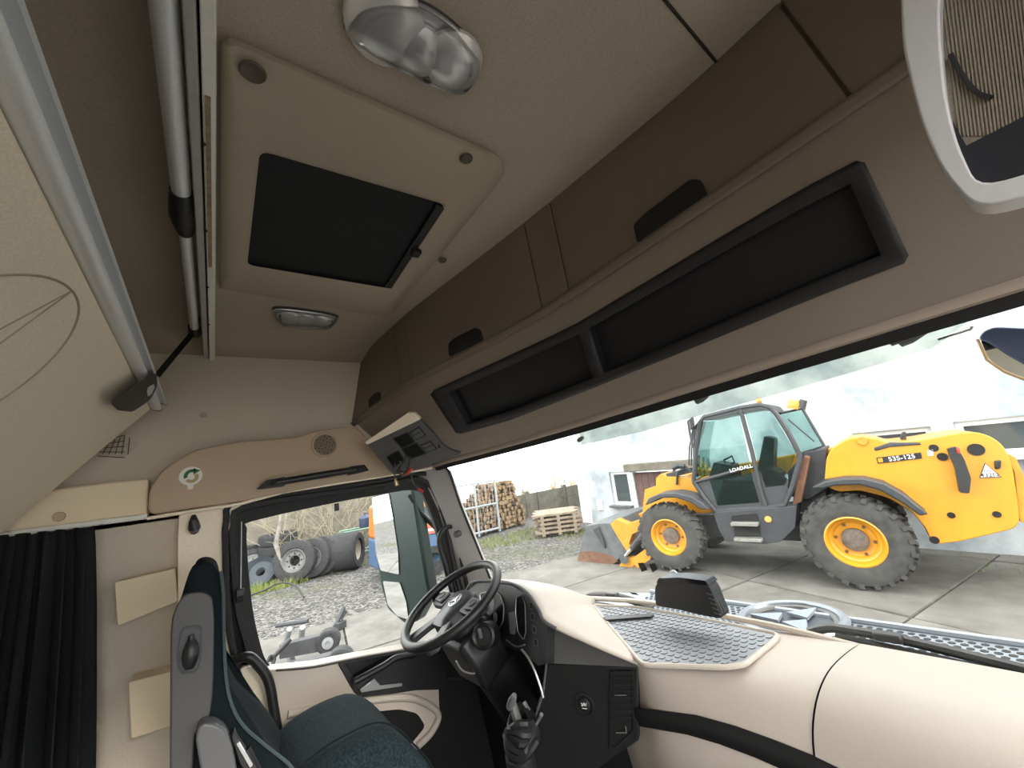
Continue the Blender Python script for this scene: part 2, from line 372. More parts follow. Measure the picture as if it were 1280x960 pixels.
# ================================================================ ROOF HATCH
def quad(pts, z, r, n=4): return rpoly([at(u, v, 'Z', z) for u, v in pts], r, n)
ha = thing('roof_hatch', 'square roof hatch with a beige frame and dark pull blind', 'roof hatch', at(420, 270, 'Z', .86))
Q0 = ((276, 40), (644, 203), (488, 397), (275, 361)); Q1 = ((282, 50), (632, 207), (484, 389), (280, 354)); Q2 = ((293, 124), (592, 231), (489, 383), (290, 348))
Q3 = ((318, 182), (566, 253), (494, 368), (304, 338)); Q4 = ((325, 188), (557, 256), (489, 361), (309, 331))
L = [quad(Q0, ZC+.004, [.03, .09, .06, .02]), quad(Q0, ZC-.014, [.03, .09, .06, .02]), quad(Q1, ZC-.03, [.03, .09, .06, .02]), quad(Q2, ZC-.042, [.02, .03, .03, .02]), quad(Q3, ZC-.042, .025), quad(Q4, ZC-.034, .025), quad(Q4, ZC-.004, .025)]
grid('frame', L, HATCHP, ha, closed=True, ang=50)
prism('blind', quad(((325, 188), (557, 256), (489, 361), (309, 331)), ZC-.02, .02), (0, 0, .012), mat('dark_blind_cloth', (.010, .012, .015), .8, var=.3, vs=60), ha)
box('blind_bar', (at(557, 256, 'Z', ZC-.03)+at(489, 361, 'Z', ZC-.03))/2+V((-.015, 0, 0)), (.028, (at(557, 256, 'Z', ZC)-at(489, 361, 'Z', ZC)).length*.93, .014), BLACKP, ha, bev=.003, rot=Mx.Rotation(-.02, 3, 'Z'))
box('latch', at(520, 316, 'Z', ZC-.044), (.03, .035, .02), BLACKP, ha, bev=.004)
for (u, v, r) in ((316, 90, .020), (583, 198, .015), (553, 325, .014), (459, 385, .013), (293, 359, .012)):
    c = at(u, v, 'Z', ZC-(.040 if v < 300 else .012))
    lathe('screw_recess', [(r*1.15, 0), (r, .004), (r*.85, .002), (0, .001)], mat('screw_cap', (.10, .08, .065), .6), ha, 20, aim(c, (0, 0, -1), (1, 0, 0)))
# ================================================================ CEILING LAMPS
def lamp(name, label, outl, bowls, z, hh):
    t = thing(name, label, 'ceiling lamp', at(*[sum(p[i] for p in outl)/len(outl) for i in (0, 1)], 'Z', z), 'ceiling lamps')
    P = cr([at(u, v, 'Z', z) for u, v in outl], 4, True); c = sum(P, V())/len(P)
    prism('base', [c+(p-c)*1.04+V((0, 0, .008)) for p in P], (0, 0, .012), GREYP, t)
    grid('reflector', [P]+[[c+(p-c)*.97+V((0, 0, .0)) for p in P]]+[[c+(p-c)*.93+V((0, 0, .006)) for p in P]]+[[c+(p-c)*.05+V((0, 0, .006)) for p in P]], REFL, t, closed=True)
    for (u, v, r) in bowls:
        b = at(u, v, 'Z', z-.002); lathe('bowl', [(r, -.004), (r*.97, .004), (r*.8, .012), (r*.45, .018), (0, .019), (0, .016), (r*.42, .014), (r*.75, .008), (r*.93, -.004)], REFL, t, 24, aim(b, (0, 0, -1), (1, 0, 0)))
        lathe('bulb', [(0, -.016), (r*.16, -.012), (r*.2, -.004), (r*.2, .012)], mat('frosted_bulb', (.8, .8, .78), .3), t, 12, aim(b, (0, 0, 1), (1, 0, 0)))
    rings = [[c+(p-c)*s+V((0, 0, -hh*k)) for p in P] for s, k in ((1.0, 0), (.985, .5), (.93, .85), (.8, 1), (.5, 1.06), (.05, 1.08))]
    grid('lens', rings, LENS, t, closed=True)
    a, b2 = max(P, key=lambda p: p.x), min(P, key=lambda p: p.x)
    grid('rib_strip', [[c+(p-c)*.86+V((0, 0, -hh*.8)) for p in P], [c+(p-c)*.80+V((0, 0, -hh*.85)) for p in P]], LENS, t, closed=True)
    tube('rim', [c+(p-c)*1.0+V((0, 0, -.002)) for p in P], .004, SATIN, t, n=6, closed=True)
    return t
lamp('ceiling_lamp', 'large clear reading lamp on the ceiling beside the roof hatch', ((434, 38), (440, 16), (456, 0), (488, -4), (530, 8), (566, 32), (592, 60), (600, 80), (590, 104), (572, 112), (540, 100), (480, 70), (448, 50)), ((482, 32, .075), (523, 64, .05), (567, 78, .062)), ZC-.012, .028)
lamp('ceiling_lamp', 'small clear courtesy lamp on the ceiling over the driver seat', ((342, 391), (350, 386), (395, 391), (419, 396), (421, 400), (410, 408), (375, 407), (350, 403)), ((362, 397, .05), (382, 399, .04), (402, 401, .045)), ZC-.012, .022)
# ================================================================ OVERHEAD LOCKERS AND HEADER
TB = [(-.6, .88, .57), (-.3, .915, .575), (.03, .93, .575), (.4, .93, .575), (.77, .92, .573), (.898, .91, .57), (1.25, .845, .568), (1.66, .742, .565), (1.78, .728, .557), (1.96, .686, .539), (2.14, .597, .477), (2.2, .56, .45)]
TT = [(-.6, .93, .92), (.196, .945, .92), (.55, .905, .92), (.92, .85, .92), (1.3, .785, .92), (1.627, .735, .92), (1.9, .71, .92), (2.16, .68, .92), (2.2, .67, .92)]
TH_ = [(-.6, 1.07, .185), (0, 1.1, .19), (.6, 1.1, .19), (1.12, 1.09, .188), (1.5, 1.06, .188), (1.8, 1.01, .188), (1.98, .97, .187), (2.2, .90, .17)]
def SD(y, w):   # locker face, w 0 bottom .. 1 top (above the ceiling)
    b = interp(TB, y); t = interp(TT, y); return V((b[0]+(t[0]-b[0])*w, y, b[1]+(t[1]-b[1])*w))
def SH(y, w):   # header, w 0 under the lockers .. 1 windshield edge
    b = interp(TB, y); h = interp(TH_, y); x = b[0]+(h[0]-b[0])*w; z = b[1]+(h[1]-b[1])*w
    bul = math.sin(w*math.pi)*.012
    return V((x-bul, y, z-bul*.4))
def patch(S, y0, y1, w0, w1, off, ny=10, nw=3, yb=None):
    """rows on surface S; y0/y1 may differ at w0 and w1 (pairs); off pushes toward the cabin"""
    rows = []
    for j in range(nw+1):
        w = w0+(w1-w0)*j/nw; f = j/nw
        a = y0[0]+(y0[1]-y0[0])*f if isinstance(y0, tuple) else y0; b = y1[0]+(y1[1]-y1[0])*f if isinstance(y1, tuple) else y1
        row = []
        for i in range(ny+1):
            y = a+(b-a)*i/ny; p = S(y, w); e = 1e-3
            n = (S(y+e, w)-p).cross(S(y, w+e)-p).normalized()
            if n.x > 0: n = -n
            row.append(p+n*off)
        rows.append(row)
    return rows
header = thing('overhead_console', 'beige header console running over the windshield', 'overhead console', (1.0, .83, .4))
body = patch(SD, -.58, 2.18, -.02, 1.0, -.012, 40, 6)
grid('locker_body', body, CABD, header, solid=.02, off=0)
ed = {}
for k, (u, v, a, b) in {'a1': (1064, 125, .03, 0), 'a1t': (987, 22, .1, .8), 'a0': (714, 365, .77, 0), 'a0t': (693, 270, .77, .7), 'b1': (680, 387, .9, 0), 'b1t': (660, 293, .9, .7), 'b0': (518, 472, 1.66, 0), 'b0t': (508, 398, 1.66, .7), 'c1': (503, 483, 1.78, 0), 'c1t': (494, 410, 1.78, .7)}.items():
    ed[k] = onsurf(SD, u, v, a, b)
def edge(k):     # y at w=0 and at w=.98 along a door edge
    (y0, w0), (y1, w1) = ed[k], ed[k+'t']; s = (y1-y0)/(w1-w0); return (y0-s*w0, y0+s*(.98-w0))
g = .0022
def sh(e, d): return (e[0]+d, e[1]+d)
DOORS = [('locker_door', 'wide overhead locker door at the right with a black finger pull', sh(edge('a1'), g), sh(edge('a0'), -g)),
         ('locker_panel', None, sh(edge('a0'), g), sh(edge('b1'), -g)),
         ('locker_door', 'middle overhead locker door with a black finger pull', sh(edge('b1'), g), sh(edge('b0'), -g)),
         ('locker_panel', None, sh(edge('b0'), g), sh(edge('c1'), -g)),
         ('locker_door', 'narrow overhead locker door beside the driver side wall', sh(edge('c1'), g), (2.17, 2.17)),
         ('locker_panel', None, (-.56, -.56), sh(edge('a1'), -g*2))]
dobj = []
for nm, lb, a, b in DOORS:
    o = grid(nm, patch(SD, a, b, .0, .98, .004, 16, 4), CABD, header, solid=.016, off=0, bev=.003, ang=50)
    dobj.append(o)
grid('locker_lip', patch(SH, -.56, 2.17, -.015, .05, .012, 40, 3), CABD, header, solid=.012, off=0)
def onpatch(S, pts, off, y, w):
    out = []
    for (u, v) in pts:
        a, b = onsurf(S, u, v, y, w); p = S(a, b); e = 1e-3; n = (S(a+e, b)-p).cross(S(a, b+e)-p).normalized()
        if n.x > 0: n = -n
        out.append(p+n*off)
    return out
for di, pts, y in ((0, ((801, 306), (796, 283), (812, 268), (868, 227), (880, 228), (889, 247)), .5), (2, ((565, 446), (564, 430), (572, 423), (597, 410), (603, 412), (607, 425)), 1.3), (4, ((464.5, 511), (464, 501), (467, 497), (475, 490), (478, 492), (478.5, 501)), 2.0)):
    P = rpoly(onpatch(SD, pts, .020, y, .1), .01, 3); prism('finger_pull', P, (.015, 0, 0), BLACKP, dobj[di], bev=.002)
# header face with the black shelf insert
def cellgrid(S, ys, ws, skip, off, sub=4):
    mb = MB()
    for i in range(len(ys)-1):
        for j in range(len(ws)-1):
            if (i, j) in skip: continue
            mb.grid(patch(S, ys[i], ys[i+1], ws[j], ws[j+1], off, sub, sub))
    return mb
yA, wA = onsurf(SH, 1138, 325, .05, .75); yA2, wA2 = onsurf(SH, 1075, 198, .05, .2)
yL, wL = onsurf(SH, 537, 490, 1.6, .3); yL2, wL2 = onsurf(SH, 572, 542, 1.6, .7)
print('insert', yA, wA, yA2, wA2, yL, wL, yL2, wL2)
# black shelf insert: a raised frame carrying two deep dark pockets
ins = header
def ins_edge(f):    # along the insert, f 0 left(driver) .. 1 right ; returns (y,w) top and bottom
    top = ((537, 490), (620, 452), (715, 408), (800, 357), (900, 297), (1000, 238), (1078, 197))
    bot = ((572, 543), (640, 524), (738, 486), (830, 449), (930, 408), (1040, 363), (1139, 325))
    n = len(top)-1; k = min(int(f*n), n-1); t = f*n-k
    return [(a[k][0]+(a[k+1][0]-a[k][0])*t, a[k][1]+(a[k+1][1]-a[k][1])*t) for a in (top, bot)]
def ins_pt(f, h, off):
    a, b = ins_edge(f); y0, w0 = onsurf(SH, a[0]+(b[0]-a[0])*h, a[1]+(b[1]-a[1])*h, 1.6-1.55*f, .25+.5*h); return onpatch(SH, [(a[0]+(b[0]-a[0])*h, a[1]+(b[1]-a[1])*h)], off, y0, w0)[0]
FS = [0, .012, .04, .09, .16, .22, .28, .345, .37, .40, .45, .5, .56, .62, .68, .74, .8, .86, .91, .95, .985, 1]; HS = [0, .05, .16, .3, .45, .6, .74, .86, .95, 1]
PT = {}
for i, f in enumerate(FS):
    for j, h in enumerate(HS):
        PT[i, j] = ins_pt(f, h, .003)
def hole(i, j):
    if 2 <= j <= 6 and (2 <= i <= 6 or 8 <= i <= 18): return True
    return False
def yw(f, h):
    a, b = ins_edge(f); return onsurf(SH, a[0]+(b[0]-a[0])*h, a[1]+(b[1]-a[1])*h, 1.6-1.55*f, .25+.5*h)
hf = MB(); top = [yw(f, .012) for f in FS]; bot = [yw(f, .988) for f in FS]
def wl_(y, w0, w1, n): return [SH(y, w0+(w1-w0)*k/n) for k in range(n+1)]
hf.grid([wl_(y, .03, w, 4) for y, w in top]); hf.grid([wl_(y, w, 1, 5) for y, w in bot])
for (e, f, yend) in ((0, .004, 2.17), (-1, .996, -.56)):
    side = [yw(f, h) for h in (.012, .25, .5, .75, .988)]
    colm = [(top[e][0], .03+(top[e][1]-.03)*k/4) for k in range(4)]+side+[(bot[e][0], bot[e][1]+(1-bot[e][1])*k/5) for k in range(1, 6)]
    hf.grid([[SH(y+(yend-y)*t, w) for y, w in colm] for t in [k/12 for k in range(13)]])
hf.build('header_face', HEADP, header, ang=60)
mb = MB(); pk = {1: MB(), 2: MB()}
cf = MB(); cor = {(0, 0), (0, len(HS)-2), (len(FS)-2, 0), (len(FS)-2, len(HS)-2)}
DV = V((.03, 0, .016))
for i in range(len(FS)-1):
    for j in range(len(HS)-1):
        q = [PT[i, j], PT[i+1, j], PT[i+1, j+1], PT[i, j+1]]
        if hole(i, j):
            P = pk[1 if i < 7 else 2]; P.add([x+DV for x in q], [(0, 1, 2, 3)])
            for (di, dj, a, b) in ((0, -1, 0, 1), (1, 0, 1, 2), (0, 1, 2, 3), (-1, 0, 3, 0)):
                if not hole(i+di, j+dj): P.add([q[a], q[b], q[b]+DV, q[a]+DV], [(0, 1, 2, 3)])
        elif (i, j) in cor:
            drop = {(0, 0): 0, (len(FS)-2, 0): 1, (len(FS)-2, len(HS)-2): 2, (0, len(HS)-2): 3}[(i, j)]
            mb.add([x for k, x in enumerate(q) if k != drop], [(0, 1, 2)]); cf.add([q[drop-1], q[drop], q[(drop+1) % 4]], [(0, 1, 2)])
        else: mb.add(q, [(0, 1, 2, 3)])
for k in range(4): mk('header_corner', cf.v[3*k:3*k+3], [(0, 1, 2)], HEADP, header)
for b_ in [mb]:
    o = b_.build('shelf_frame', mat('shelf_frame_plastic', (.016, .015, .016), .55, bump=.2, bs=900), ins)
bm = bmesh.new(); bm.from_mesh(o.data); bmesh.ops.remove_doubles(bm, verts=bm.verts, dist=1e-5); bmesh.ops.recalc_face_normals(bm, faces=bm.faces); bm.to_mesh(o.data); bm.free(); fin(o.data)
q = o.modifiers.new('s', 'SOLIDIFY'); q.thickness = .003; q.offset = 0
for k in (1, 2): pk[k].build('shelf_pocket', mat('pocket_lining', (.006, .006, .008), .6), ins)
# windshield top trim: pale lip and black glass band
def HB(y, dz, dx=0): h = interp(TH_, y); return V((h[0]+dx, y, h[1]+dz))
ys = [-.56+k*(2.03+.56)/40 for k in range(41)]
tr = thing('trim_7', 'pale lip trim and black band along the top of the windshield', None, (1.1, .8, .17), kind='structure')
grid('lip', [[HB(y, .006, -.004) for y in ys], [HB(y, -.012, .0) for y in ys], [HB(y, -.018, .03) for y in ys], [HB(y, .01, .06) for y in ys]], mat('lip_plastic', (.40, .33, .27), .5), tr, solid=.003)
grid('black_band', [[HB(y, -.014, .012) for y in ys], [HB(y, -.040+.008*max(0, y-1.2), .018) for y in ys], [HB(y, -.036, .034) for y in ys], [HB(y, .03, .06) for y in ys]], BLACKM, tr)
# ================================================================ FOLDED UPPER BUNK, GUARD POLE, CEILING RAIL
YE = 2.0
bunk = thing('folded_bunk_bed', 'raised upper bunk with a beige underside and aluminium edge', 'bunk bed', (-.35, .8, .2))
pa, pb = at(189, 511, 'Y', YE), at(-60, 718, 'Y', YE)
dn = (pb-pa); nb = dn.cross(V((0, 1, 0))).normalized()
if nb.x > 0: nb = -nb        # nb points up/back, away from the camera
YR = -.45
rows = [[V((pa.x+(pb.x-pa.x)*t, y, pa.z+(pb.z-pa.z)*t)) for y in [YE+(YR-YE)*k/10 for k in range(11)]] for t in (0, .2, .5, 1)]
BUNKM = mat('bunk_underside_cloth', (.84, .75, .60), .9, var=.08, vs=260, bump=.4, bs=800)
vs = [V((pa.x, YE, pa.z)), V((pb.x, YE, pb.z)), V((pb.x, YR, pb.z)), V((pa.x, YR, pa.z))]
prism('underside', vs, nb*.06, BUNKM, bunk, bev=.006)
# stitched three-pointed emblem in a ring
n3 = nb; pts = [atp(u, v, pa, n3) for u, v in ((0, 344), (92, 366), (50, 462))]
def circ3(a, b, c, n):
    e1 = (b-a).normalized(); e2 = n.cross(e1); B2 = (b-a).dot(e1); C = ((c-a).dot(e1), (c-a).dot(e2))
    x = B2/2; y = (C[0]**2+C[1]**2-2*x*C[0])/(2*C[1]); return a+e1*x+e2*y, math.hypot(x, y), e1, e2
cc, rr, e1, e2 = circ3(*pts, n3)
EMB = mat('emboss_stitch', (.36, .30, .24), .95)
tube('emblem_ring', [cc-n3*.0005+(e1*math.cos(k*math.pi/32)+e2*math.sin(k*math.pi/32))*rr for k in range(64)], .0022, EMB, bunk, n=6, closed=True)
sp = atp(90, 363, pa, n3)-cc; a0 = math.atan2(sp.dot(e2), sp.dot(e1))
for k in range(3):
    a = a0+k*2*math.pi/3; tip = cc+(e1*math.cos(a)+e2*math.sin(a))*rr
    for da in (.5, -.5):
        b = a+math.pi/3*(1 if da > 0 else -1); tube('emblem_spoke', [tip, cc+(e1*math.cos(b)+e2*math.sin(b))*rr*.16], .0018, EMB, bunk, n=6)
# aluminium edge profile, extruded across the cab
q0, q1 = at(206, 502, 'Y', YE+.01), at(189, 511, 'Y', YE+.01)
du = (q1-q0); wd = du.length; du.normalize(); dv = nb
prof = [(0, .05), (0, -.004), (.05, -.012), (.18, -.014), (.22, -.004), (.26, .002), (.32, .006), (.40, .004), (.46, -.008), (.56, -.020), (.72, -.022), (.9, -.016), (1, -.006), (1, .05)]
sec = lambda y: [V((q0.x, y, q0.z))+V((du.x, 0, du.z))*wd*a+V((dv.x, 0, dv.z))*b for a, b in prof]
grid('aluminium_edge', [sec(YE+.01), sec(YR)], ALU, bunk, ang=50)
mb = MB(); P = sec(YE+.012); mb.prism(P, (0, .01, 0)); mb.build('end_cap', BLACKP, bunk)
# strap and buckle
st = thing('bunk_strap', 'black safety strap with a plastic buckle clipped to the bunk edge', 'strap', at(205, 455, 'Y', 1.9))
a, b = at(241, 416, 'Y', 1.86), atp(196, 470, pa-nb*.02, nb)
dd = (b-a).normalized(); sdv = dd.cross(ray(215, 445)).normalized()
prism('webbing', [a+sdv*.009, b+sdv*.009, b-sdv*.009, a-sdv*.009], ray(215, 445).normalized()*.003, BLACKM, st)
zb = ray(165, 492).normalized()
P = rpoly([atp(u, v, pa-nb*.035, nb) for u, v in ((137, 503), (172, 478), (196, 465), (197, 482), (188, 500), (166, 515), (147, 513))], .02)
prism('buckle', P, zb*.03, BLACKP, st, bev=.005)
prism('release_tab', rpoly([atp(u, v, pa-nb*.037, nb) for u, v in ((183.5, 489), (185, 484), (192, 480), (193.5, 484), (190, 492), (185, 496))], .004), zb*.01, LGREYP, st)
# guard pole
pl = thing('guard_pole', 'silver guard pole with a black joint under the ceiling', 'pole', at(232, 265, 'Z', .80))
e = at(243, 410, 'Z', .80); xp, zp, ye = e.x, e.z, e.y
def yat(u, v): return at(u, v, 'Z', zp).y
yj0, yj1 = yat(229, 246), yat(233, 287)
tube('pole_section', [V((xp, yj1, zp)), V((xp, ye, zp))], .0145, ALU, pl, n=14)
tube('pole_section', [V((xp, YR, zp)), V((xp, yj0, zp))], .019, ALU, pl, n=14)
tube('joint', [V((xp, yj0-.02, zp)), V((xp, yj0+.01, zp)), V((xp, (yj0+yj1)/2, zp)), V((xp, yj1-.03, zp)), V((xp, yj1+.015, zp))], [.022, .026, .03, .026, .017], BLACKP, pl, n=14)
tube('end_cap', [V((xp, ye-.01, zp)), V((xp, ye+.05, zp)), V((xp, ye+.07, zp))], [.02, .022, .012], BLACKP, pl, n=12)
box('end_bracket', (xp-.0, ye+.035, zp+.035), (.03, .04, .05), BLACKP, pl, bev=.004)
box('end_bracket', (xp-.0, (yj0+yj1)/2, zp+.035), (.025, .04, .05), BLACKP, pl, bev=.004)
# ceiling rail
zr = .775
xa, xb = at(224, 0, 'Z', zr).x, at(270, 0, 'Z', zr).x; yr = at(262, 450, 'Z', zr).y
cl = thing('ceiling_rail', 'long pale painted rail with a worn wooden inlay beside the roof hatch', 'rail', ((xa+xb)/2, 1, zr))
xm = at(249, 0, 'Z', zr).x
mb = MB(); mb.box(((xa+xm)/2-.001, (yr+YR)/2, (zr+.9)/2+.004), (xm-xa-.006, yr-YR, .9-zr)); mb.build('rail_web', mat('grey_enamel', (.40, .41, .38), .45, var=.05, vs=30), cl, bev=.003)
mb = MB(); mb.box(((xb+xm)/2, (yr+YR)/2, (zr+.9)/2), (xb-xm, yr-YR+.02, .9-zr)); mb.build('rail_face', WHITEP, cl, bev=.002)
y0, y1 = at(260, 120, 'Z', zr).y, at(263, 333, 'Z', zr).y
box('wooden_inlay', (xm+(xb-xm)*.42, (y0+y1)/2, zr-.001), ((xb-xm)*.42, y1-y0, .004), WOOD, cl)
for v in (180, 288, 358, 405): disc('rivet', V((xm+.001, at(256, v, 'Z', zr).y, zr)), (0, 0, -1), .004, .002, BLACKP, cl, n=10)
# ================================================================ A PILLAR
ap = thing('trim_1', 'grey pillar between windshield and driver door', None, at(575, 670, 'Y', 2.1), kind='structure')
front = [at(546, 580, 'X', 1.0), at(560, 588, 'X', 1.02), at(575, 630, 'X', 1.07), at(592, 672, 'X', 1.13), at(612, 722, 'X', 1.2), at(640, 790, 'X', 1.25)]
back = [at(512, 588, 'Y', 2.13), at(530, 606, 'Y', 2.13), at(546, 640, 'Y', 2.13), at(561, 690, 'Y', 2.13), at(575, 745, 'Y', 2.13), at(590, 810, 'Y', 2.13)]
rows = []
for i in range(6):
    f, b = front[i], back[i]; o_ = V((.10, .12, 0)); mid = (f+b)/2+V((-.012, -.012, 0))
    rows.append([b+V((0, .1, 0)), b, b*.75+mid*.25+V((-.003, -.006, 0)), mid, f*.75+mid*.25, f, f+V((.05, .06, 0))])
grid('pillar_cover', rows, APIL, ap, ang=60)
tube('edge_seal', [p+V((.0, -.002, 0)) for p in cr(front, 4)], .006, RUBBER, ap, n=8)
for i in range(3):
    tube('seal_lip', cr([b+V((-.012+.012*i, -.012, 0)) for b in back], 4), .008, RUBBER, ap, n=8)
kn = V(rows[2][3]); c = atp(571, 668, kn, V((-.8, -.6, 0)))
lathe('knob', [(.017, -.03), (.017, .006), (.014, .011), (0, .012)], GREYP, ap, 20, aim(c, V((-.75, -.65, 0)), (0, 0, 1)))
gh = thing('pillar_grab_rail', 'curved black grab handle on the windshield pillar', 'handle', at(560, 700, 'Y', 2.05))
tube('handle_bar', cr([at(u, v, 'Y', y) for u, v, y in ((566, 658, 2.08), (557, 660, 2.04), (550, 668, 2.02), (549, 680, 2.02), (555, 703, 2.02), (561, 725, 2.02), (566, 745, 2.02), (573, 775, 2.04), (580, 790, 2.09))], 5), .0125, BLACKP, gh, n=12)
# ================================================================ WINDSHIELD
TW = [(-.5, 1.10, -.56, 1.34), (-.2, 1.13, -.56, 1.39), (.4, 1.14, -.56, 1.41), (.83, 1.14, -.56, 1.41), (1.3, 1.125, -.555, 1.40), (1.6, 1.095, -.55, 1.37), (1.85, 1.05, -.53, 1.31), (2.03, 1.0, -.51, 1.25)]
def WSF(y, t):  # t 0 top .. 1 bottom
    a, zb_, xb_ = interp(TW, y); return V((a+(xb_-a)*t-.02*math.sin(math.pi*t)*0, y, .19+(zb_-.06-.19)*t))
ys = [-.5+k*2.53/30 for k in range(31)]
grid('window_1', [[WSF(y, t/10) for y in ys] for t in range(11)], WSG, kind='structure', label='wide windshield of the truck cab', solid=.005)
# ================================================================ DRIVER DOOR
door = thing('door_1', 'driver door with black frame, window and beige lower panel', None, (.5, 2.12, -.9), kind='structure')
YD = 2.10
g_in = [(317, 651), (420, 628), (470, 619), (520, 612), (532, 626), (545, 660), (560, 715), (570, 760), (575, 803), (512, 810), (445, 822), (392, 834), (352, 838), (334, 828), (324, 800), (315, 755), (309, 690), (309, 661)]
f_out = [(304, 631), (420, 613), (470, 606), (528, 597), (546, 618), (560, 655), (573, 715), (585, 760), (594, 815), (512, 824), (445, 834), (392, 846), (345, 852), (318, 838), (304, 800), (293, 755), (288, 690), (288, 655)]
G = [at(u, v, 'Y', YD+.03) for u, v in g_in]; F = [at(u, v, 'Y', YD-.015) for u, v in f_out]
n = len(G); G2 = cr(G, 3, True); F2 = cr(F, 3, True)
mid = [(a*.5+b*.5)+V((0, -.012, 0)) for a, b in zip(G2, F2)]
dc = sum(F2, V())/len(F2)
rows = [[dc+(p-dc)*1.16+V((0, .07, 0)) for p in F2], [dc+(p-dc)*1.01+V((0, .06, 0)) for p in F2], F2, [(a*.72+b*.28)+V((0, -.008, 0)) for a, b in zip(F2, G2)], [(a*.66+b*.34)+V((0, .012, 0)) for a, b in zip(F2, G2)], [(a*.3+b*.7)+V((0, .008, 0)) for a, b in zip(F2, G2)], G2, [p+V((0, .03, 0)) for p in G2]]
grid('window_frame', rows, RUBBER, door, closed=True, ang=40)
f2 = [at(u, v, 'Y', YD-.02) for u, v in ((300, 626), (420, 609), (470, 601), (531, 592), (552, 616), (566, 655), (580, 715), (594, 780), (604, 840), (512, 850), (392, 870), (330, 866), (302, 842), (289, 800), (284, 755), (282, 690), (283, 652))]
tube('outer_seal', cr(f2, 4, True), .012, RUBBER, door, n=8, closed=True)
prism('window_pane', [p+V((0, .012, 0)) for p in G2], (0, .004, 0), GLASS, door)
# rain gutter blind hook at the top of the glass
box('glass_clip', at(420.5, 634, 'Y', YD+.02), (.022, .02, .035), BLACKP, door, bev=.003)
# beige door lining below the glass
YP = 2.06
lin = [(330, 838), (352, 836), (392, 832), (445, 821), (520, 808), (546, 803), (550, 893), (534, 922), (512, 950), (500, 1150), (360, 1150), (352, 960), (340, 900), (333, 860)]
pan = prism('door_lining', rpoly([at(u, v, 'Y', YP) for u, v in lin], .015), (0, .09, 0), DASHB, door, bev=.012, seg=3)
tube('sill_strip', cr([at(u, v, 'Y', YP-.004) for u, v in ((345, 838), (392, 834), (445, 823.5), (520, 811))], 4), .004, BLACKP, pan, n=8)
# armrest ledge with dark handle recess
P = rpoly([at(u, v, 'Y', YP-.01) for u, v in ((422, 829), (520, 811), (560, 806), (560, 862), (520, 863), (470, 871), (451, 873), (443, 866))], .012)
prism('handle_recess', P, (0, .012, 0), BLACKP, pan, bev=.004)
P = rpoly([at(u, v, 'Y', YP-.015) for u, v in ((432, 830), (492, 818), (486, 822), (450, 843), (443, 846))], .006)
prism('recess_scoop', P, (0, -.006, 0), GLOSSB, pan)
tube('pull_handle', cr([at(u, v, 'Y', YP-.05) for u, v in ((443, 852), (460, 843), (480, 832), (496, 822), (520, 818))], 4), [.014]*16+[.012], BLACKP, pan, n=10)
P = [at(u, v, 'Y', YP-.03) for u, v in ((450, 862), (468, 848), (476, 857), (503, 854), (503, 858), (470, 863), (452, 866))]
prism('door_latch', P, (0, .012, 0), SATIN, pan, bev=.002)
prism('front_lining', [at(u, v, 'Y', YP+.02) for u, v in ((540, 806), (640, 795), (660, 1150), (480, 1150), (500, 940))], (0, .06, 0), BLACKM, pan)
# moulded ledge and lower map pocket
tube('ledge', cr([at(u, v, 'Y', YP-.012) for u, v in ((360, 893), (400, 885), (460, 876), (505, 872), (530, 878), (548, 893), (540, 915), (522, 933))], 5), .014, DASHB, pan, n=10)
P = rpoly([at(u, v, 'Y', YP-.006) for u, v in ((388, 980), (386, 905), (396, 900), (440, 893), (500, 887), (522, 892), (532, 908), (510, 935), (480, 990))], .02)
prism('map_pocket', P, (0, .012, 0), mat('pocket_black_cloth', (.004, .004, .005), .9), pan)
# black entry handle at the rear edge of the door
eh = thing('entry_handle', 'black bent entry handle beside the driver seat at the door edge', 'handle', at(320, 840, 'Y', 2.0))
tube('handle_bar', cr([at(u, v, 'Y', y) for u, v, y in ((280, 829, 2.05), (296, 824, 2.0), (310, 821, 1.98), (320, 828, 1.98), (332, 843, 1.98), (338, 860, 1.98), (342, 885, 1.98), (347, 915, 1.98), (352, 950, 2.0))], 5), .017, BLACKP, eh, n=12)
P = rpoly([at(u, v, 'Y', 2.05) for u, v in ((300, 836), (318, 833), (334, 858), (340, 890), (346, 940), (330, 910), (316, 875))], .01)
prism('cover_plate', P, (0, .04, 0), CREAM, eh)
# roller blind cord
bc = thing('blind_cord', 'thin cord of the side window blind with a black clip', 'cord', at(301, 745, 'Y', 2.06))
tube('cord', [at(302, 652, 'Y', 2.06), at(301, 737, 'Y', 2.06)], .002, LGREYP, bc, n=6)
box('clip', at(300, 741, 'Y', 2.06), (.028, .02, .03), BLACKP, bc, bev=.004); box('clip', at(300, 748, 'Y', 2.06), (.026, .022, .022), BLACKM, bc, bev=.004)
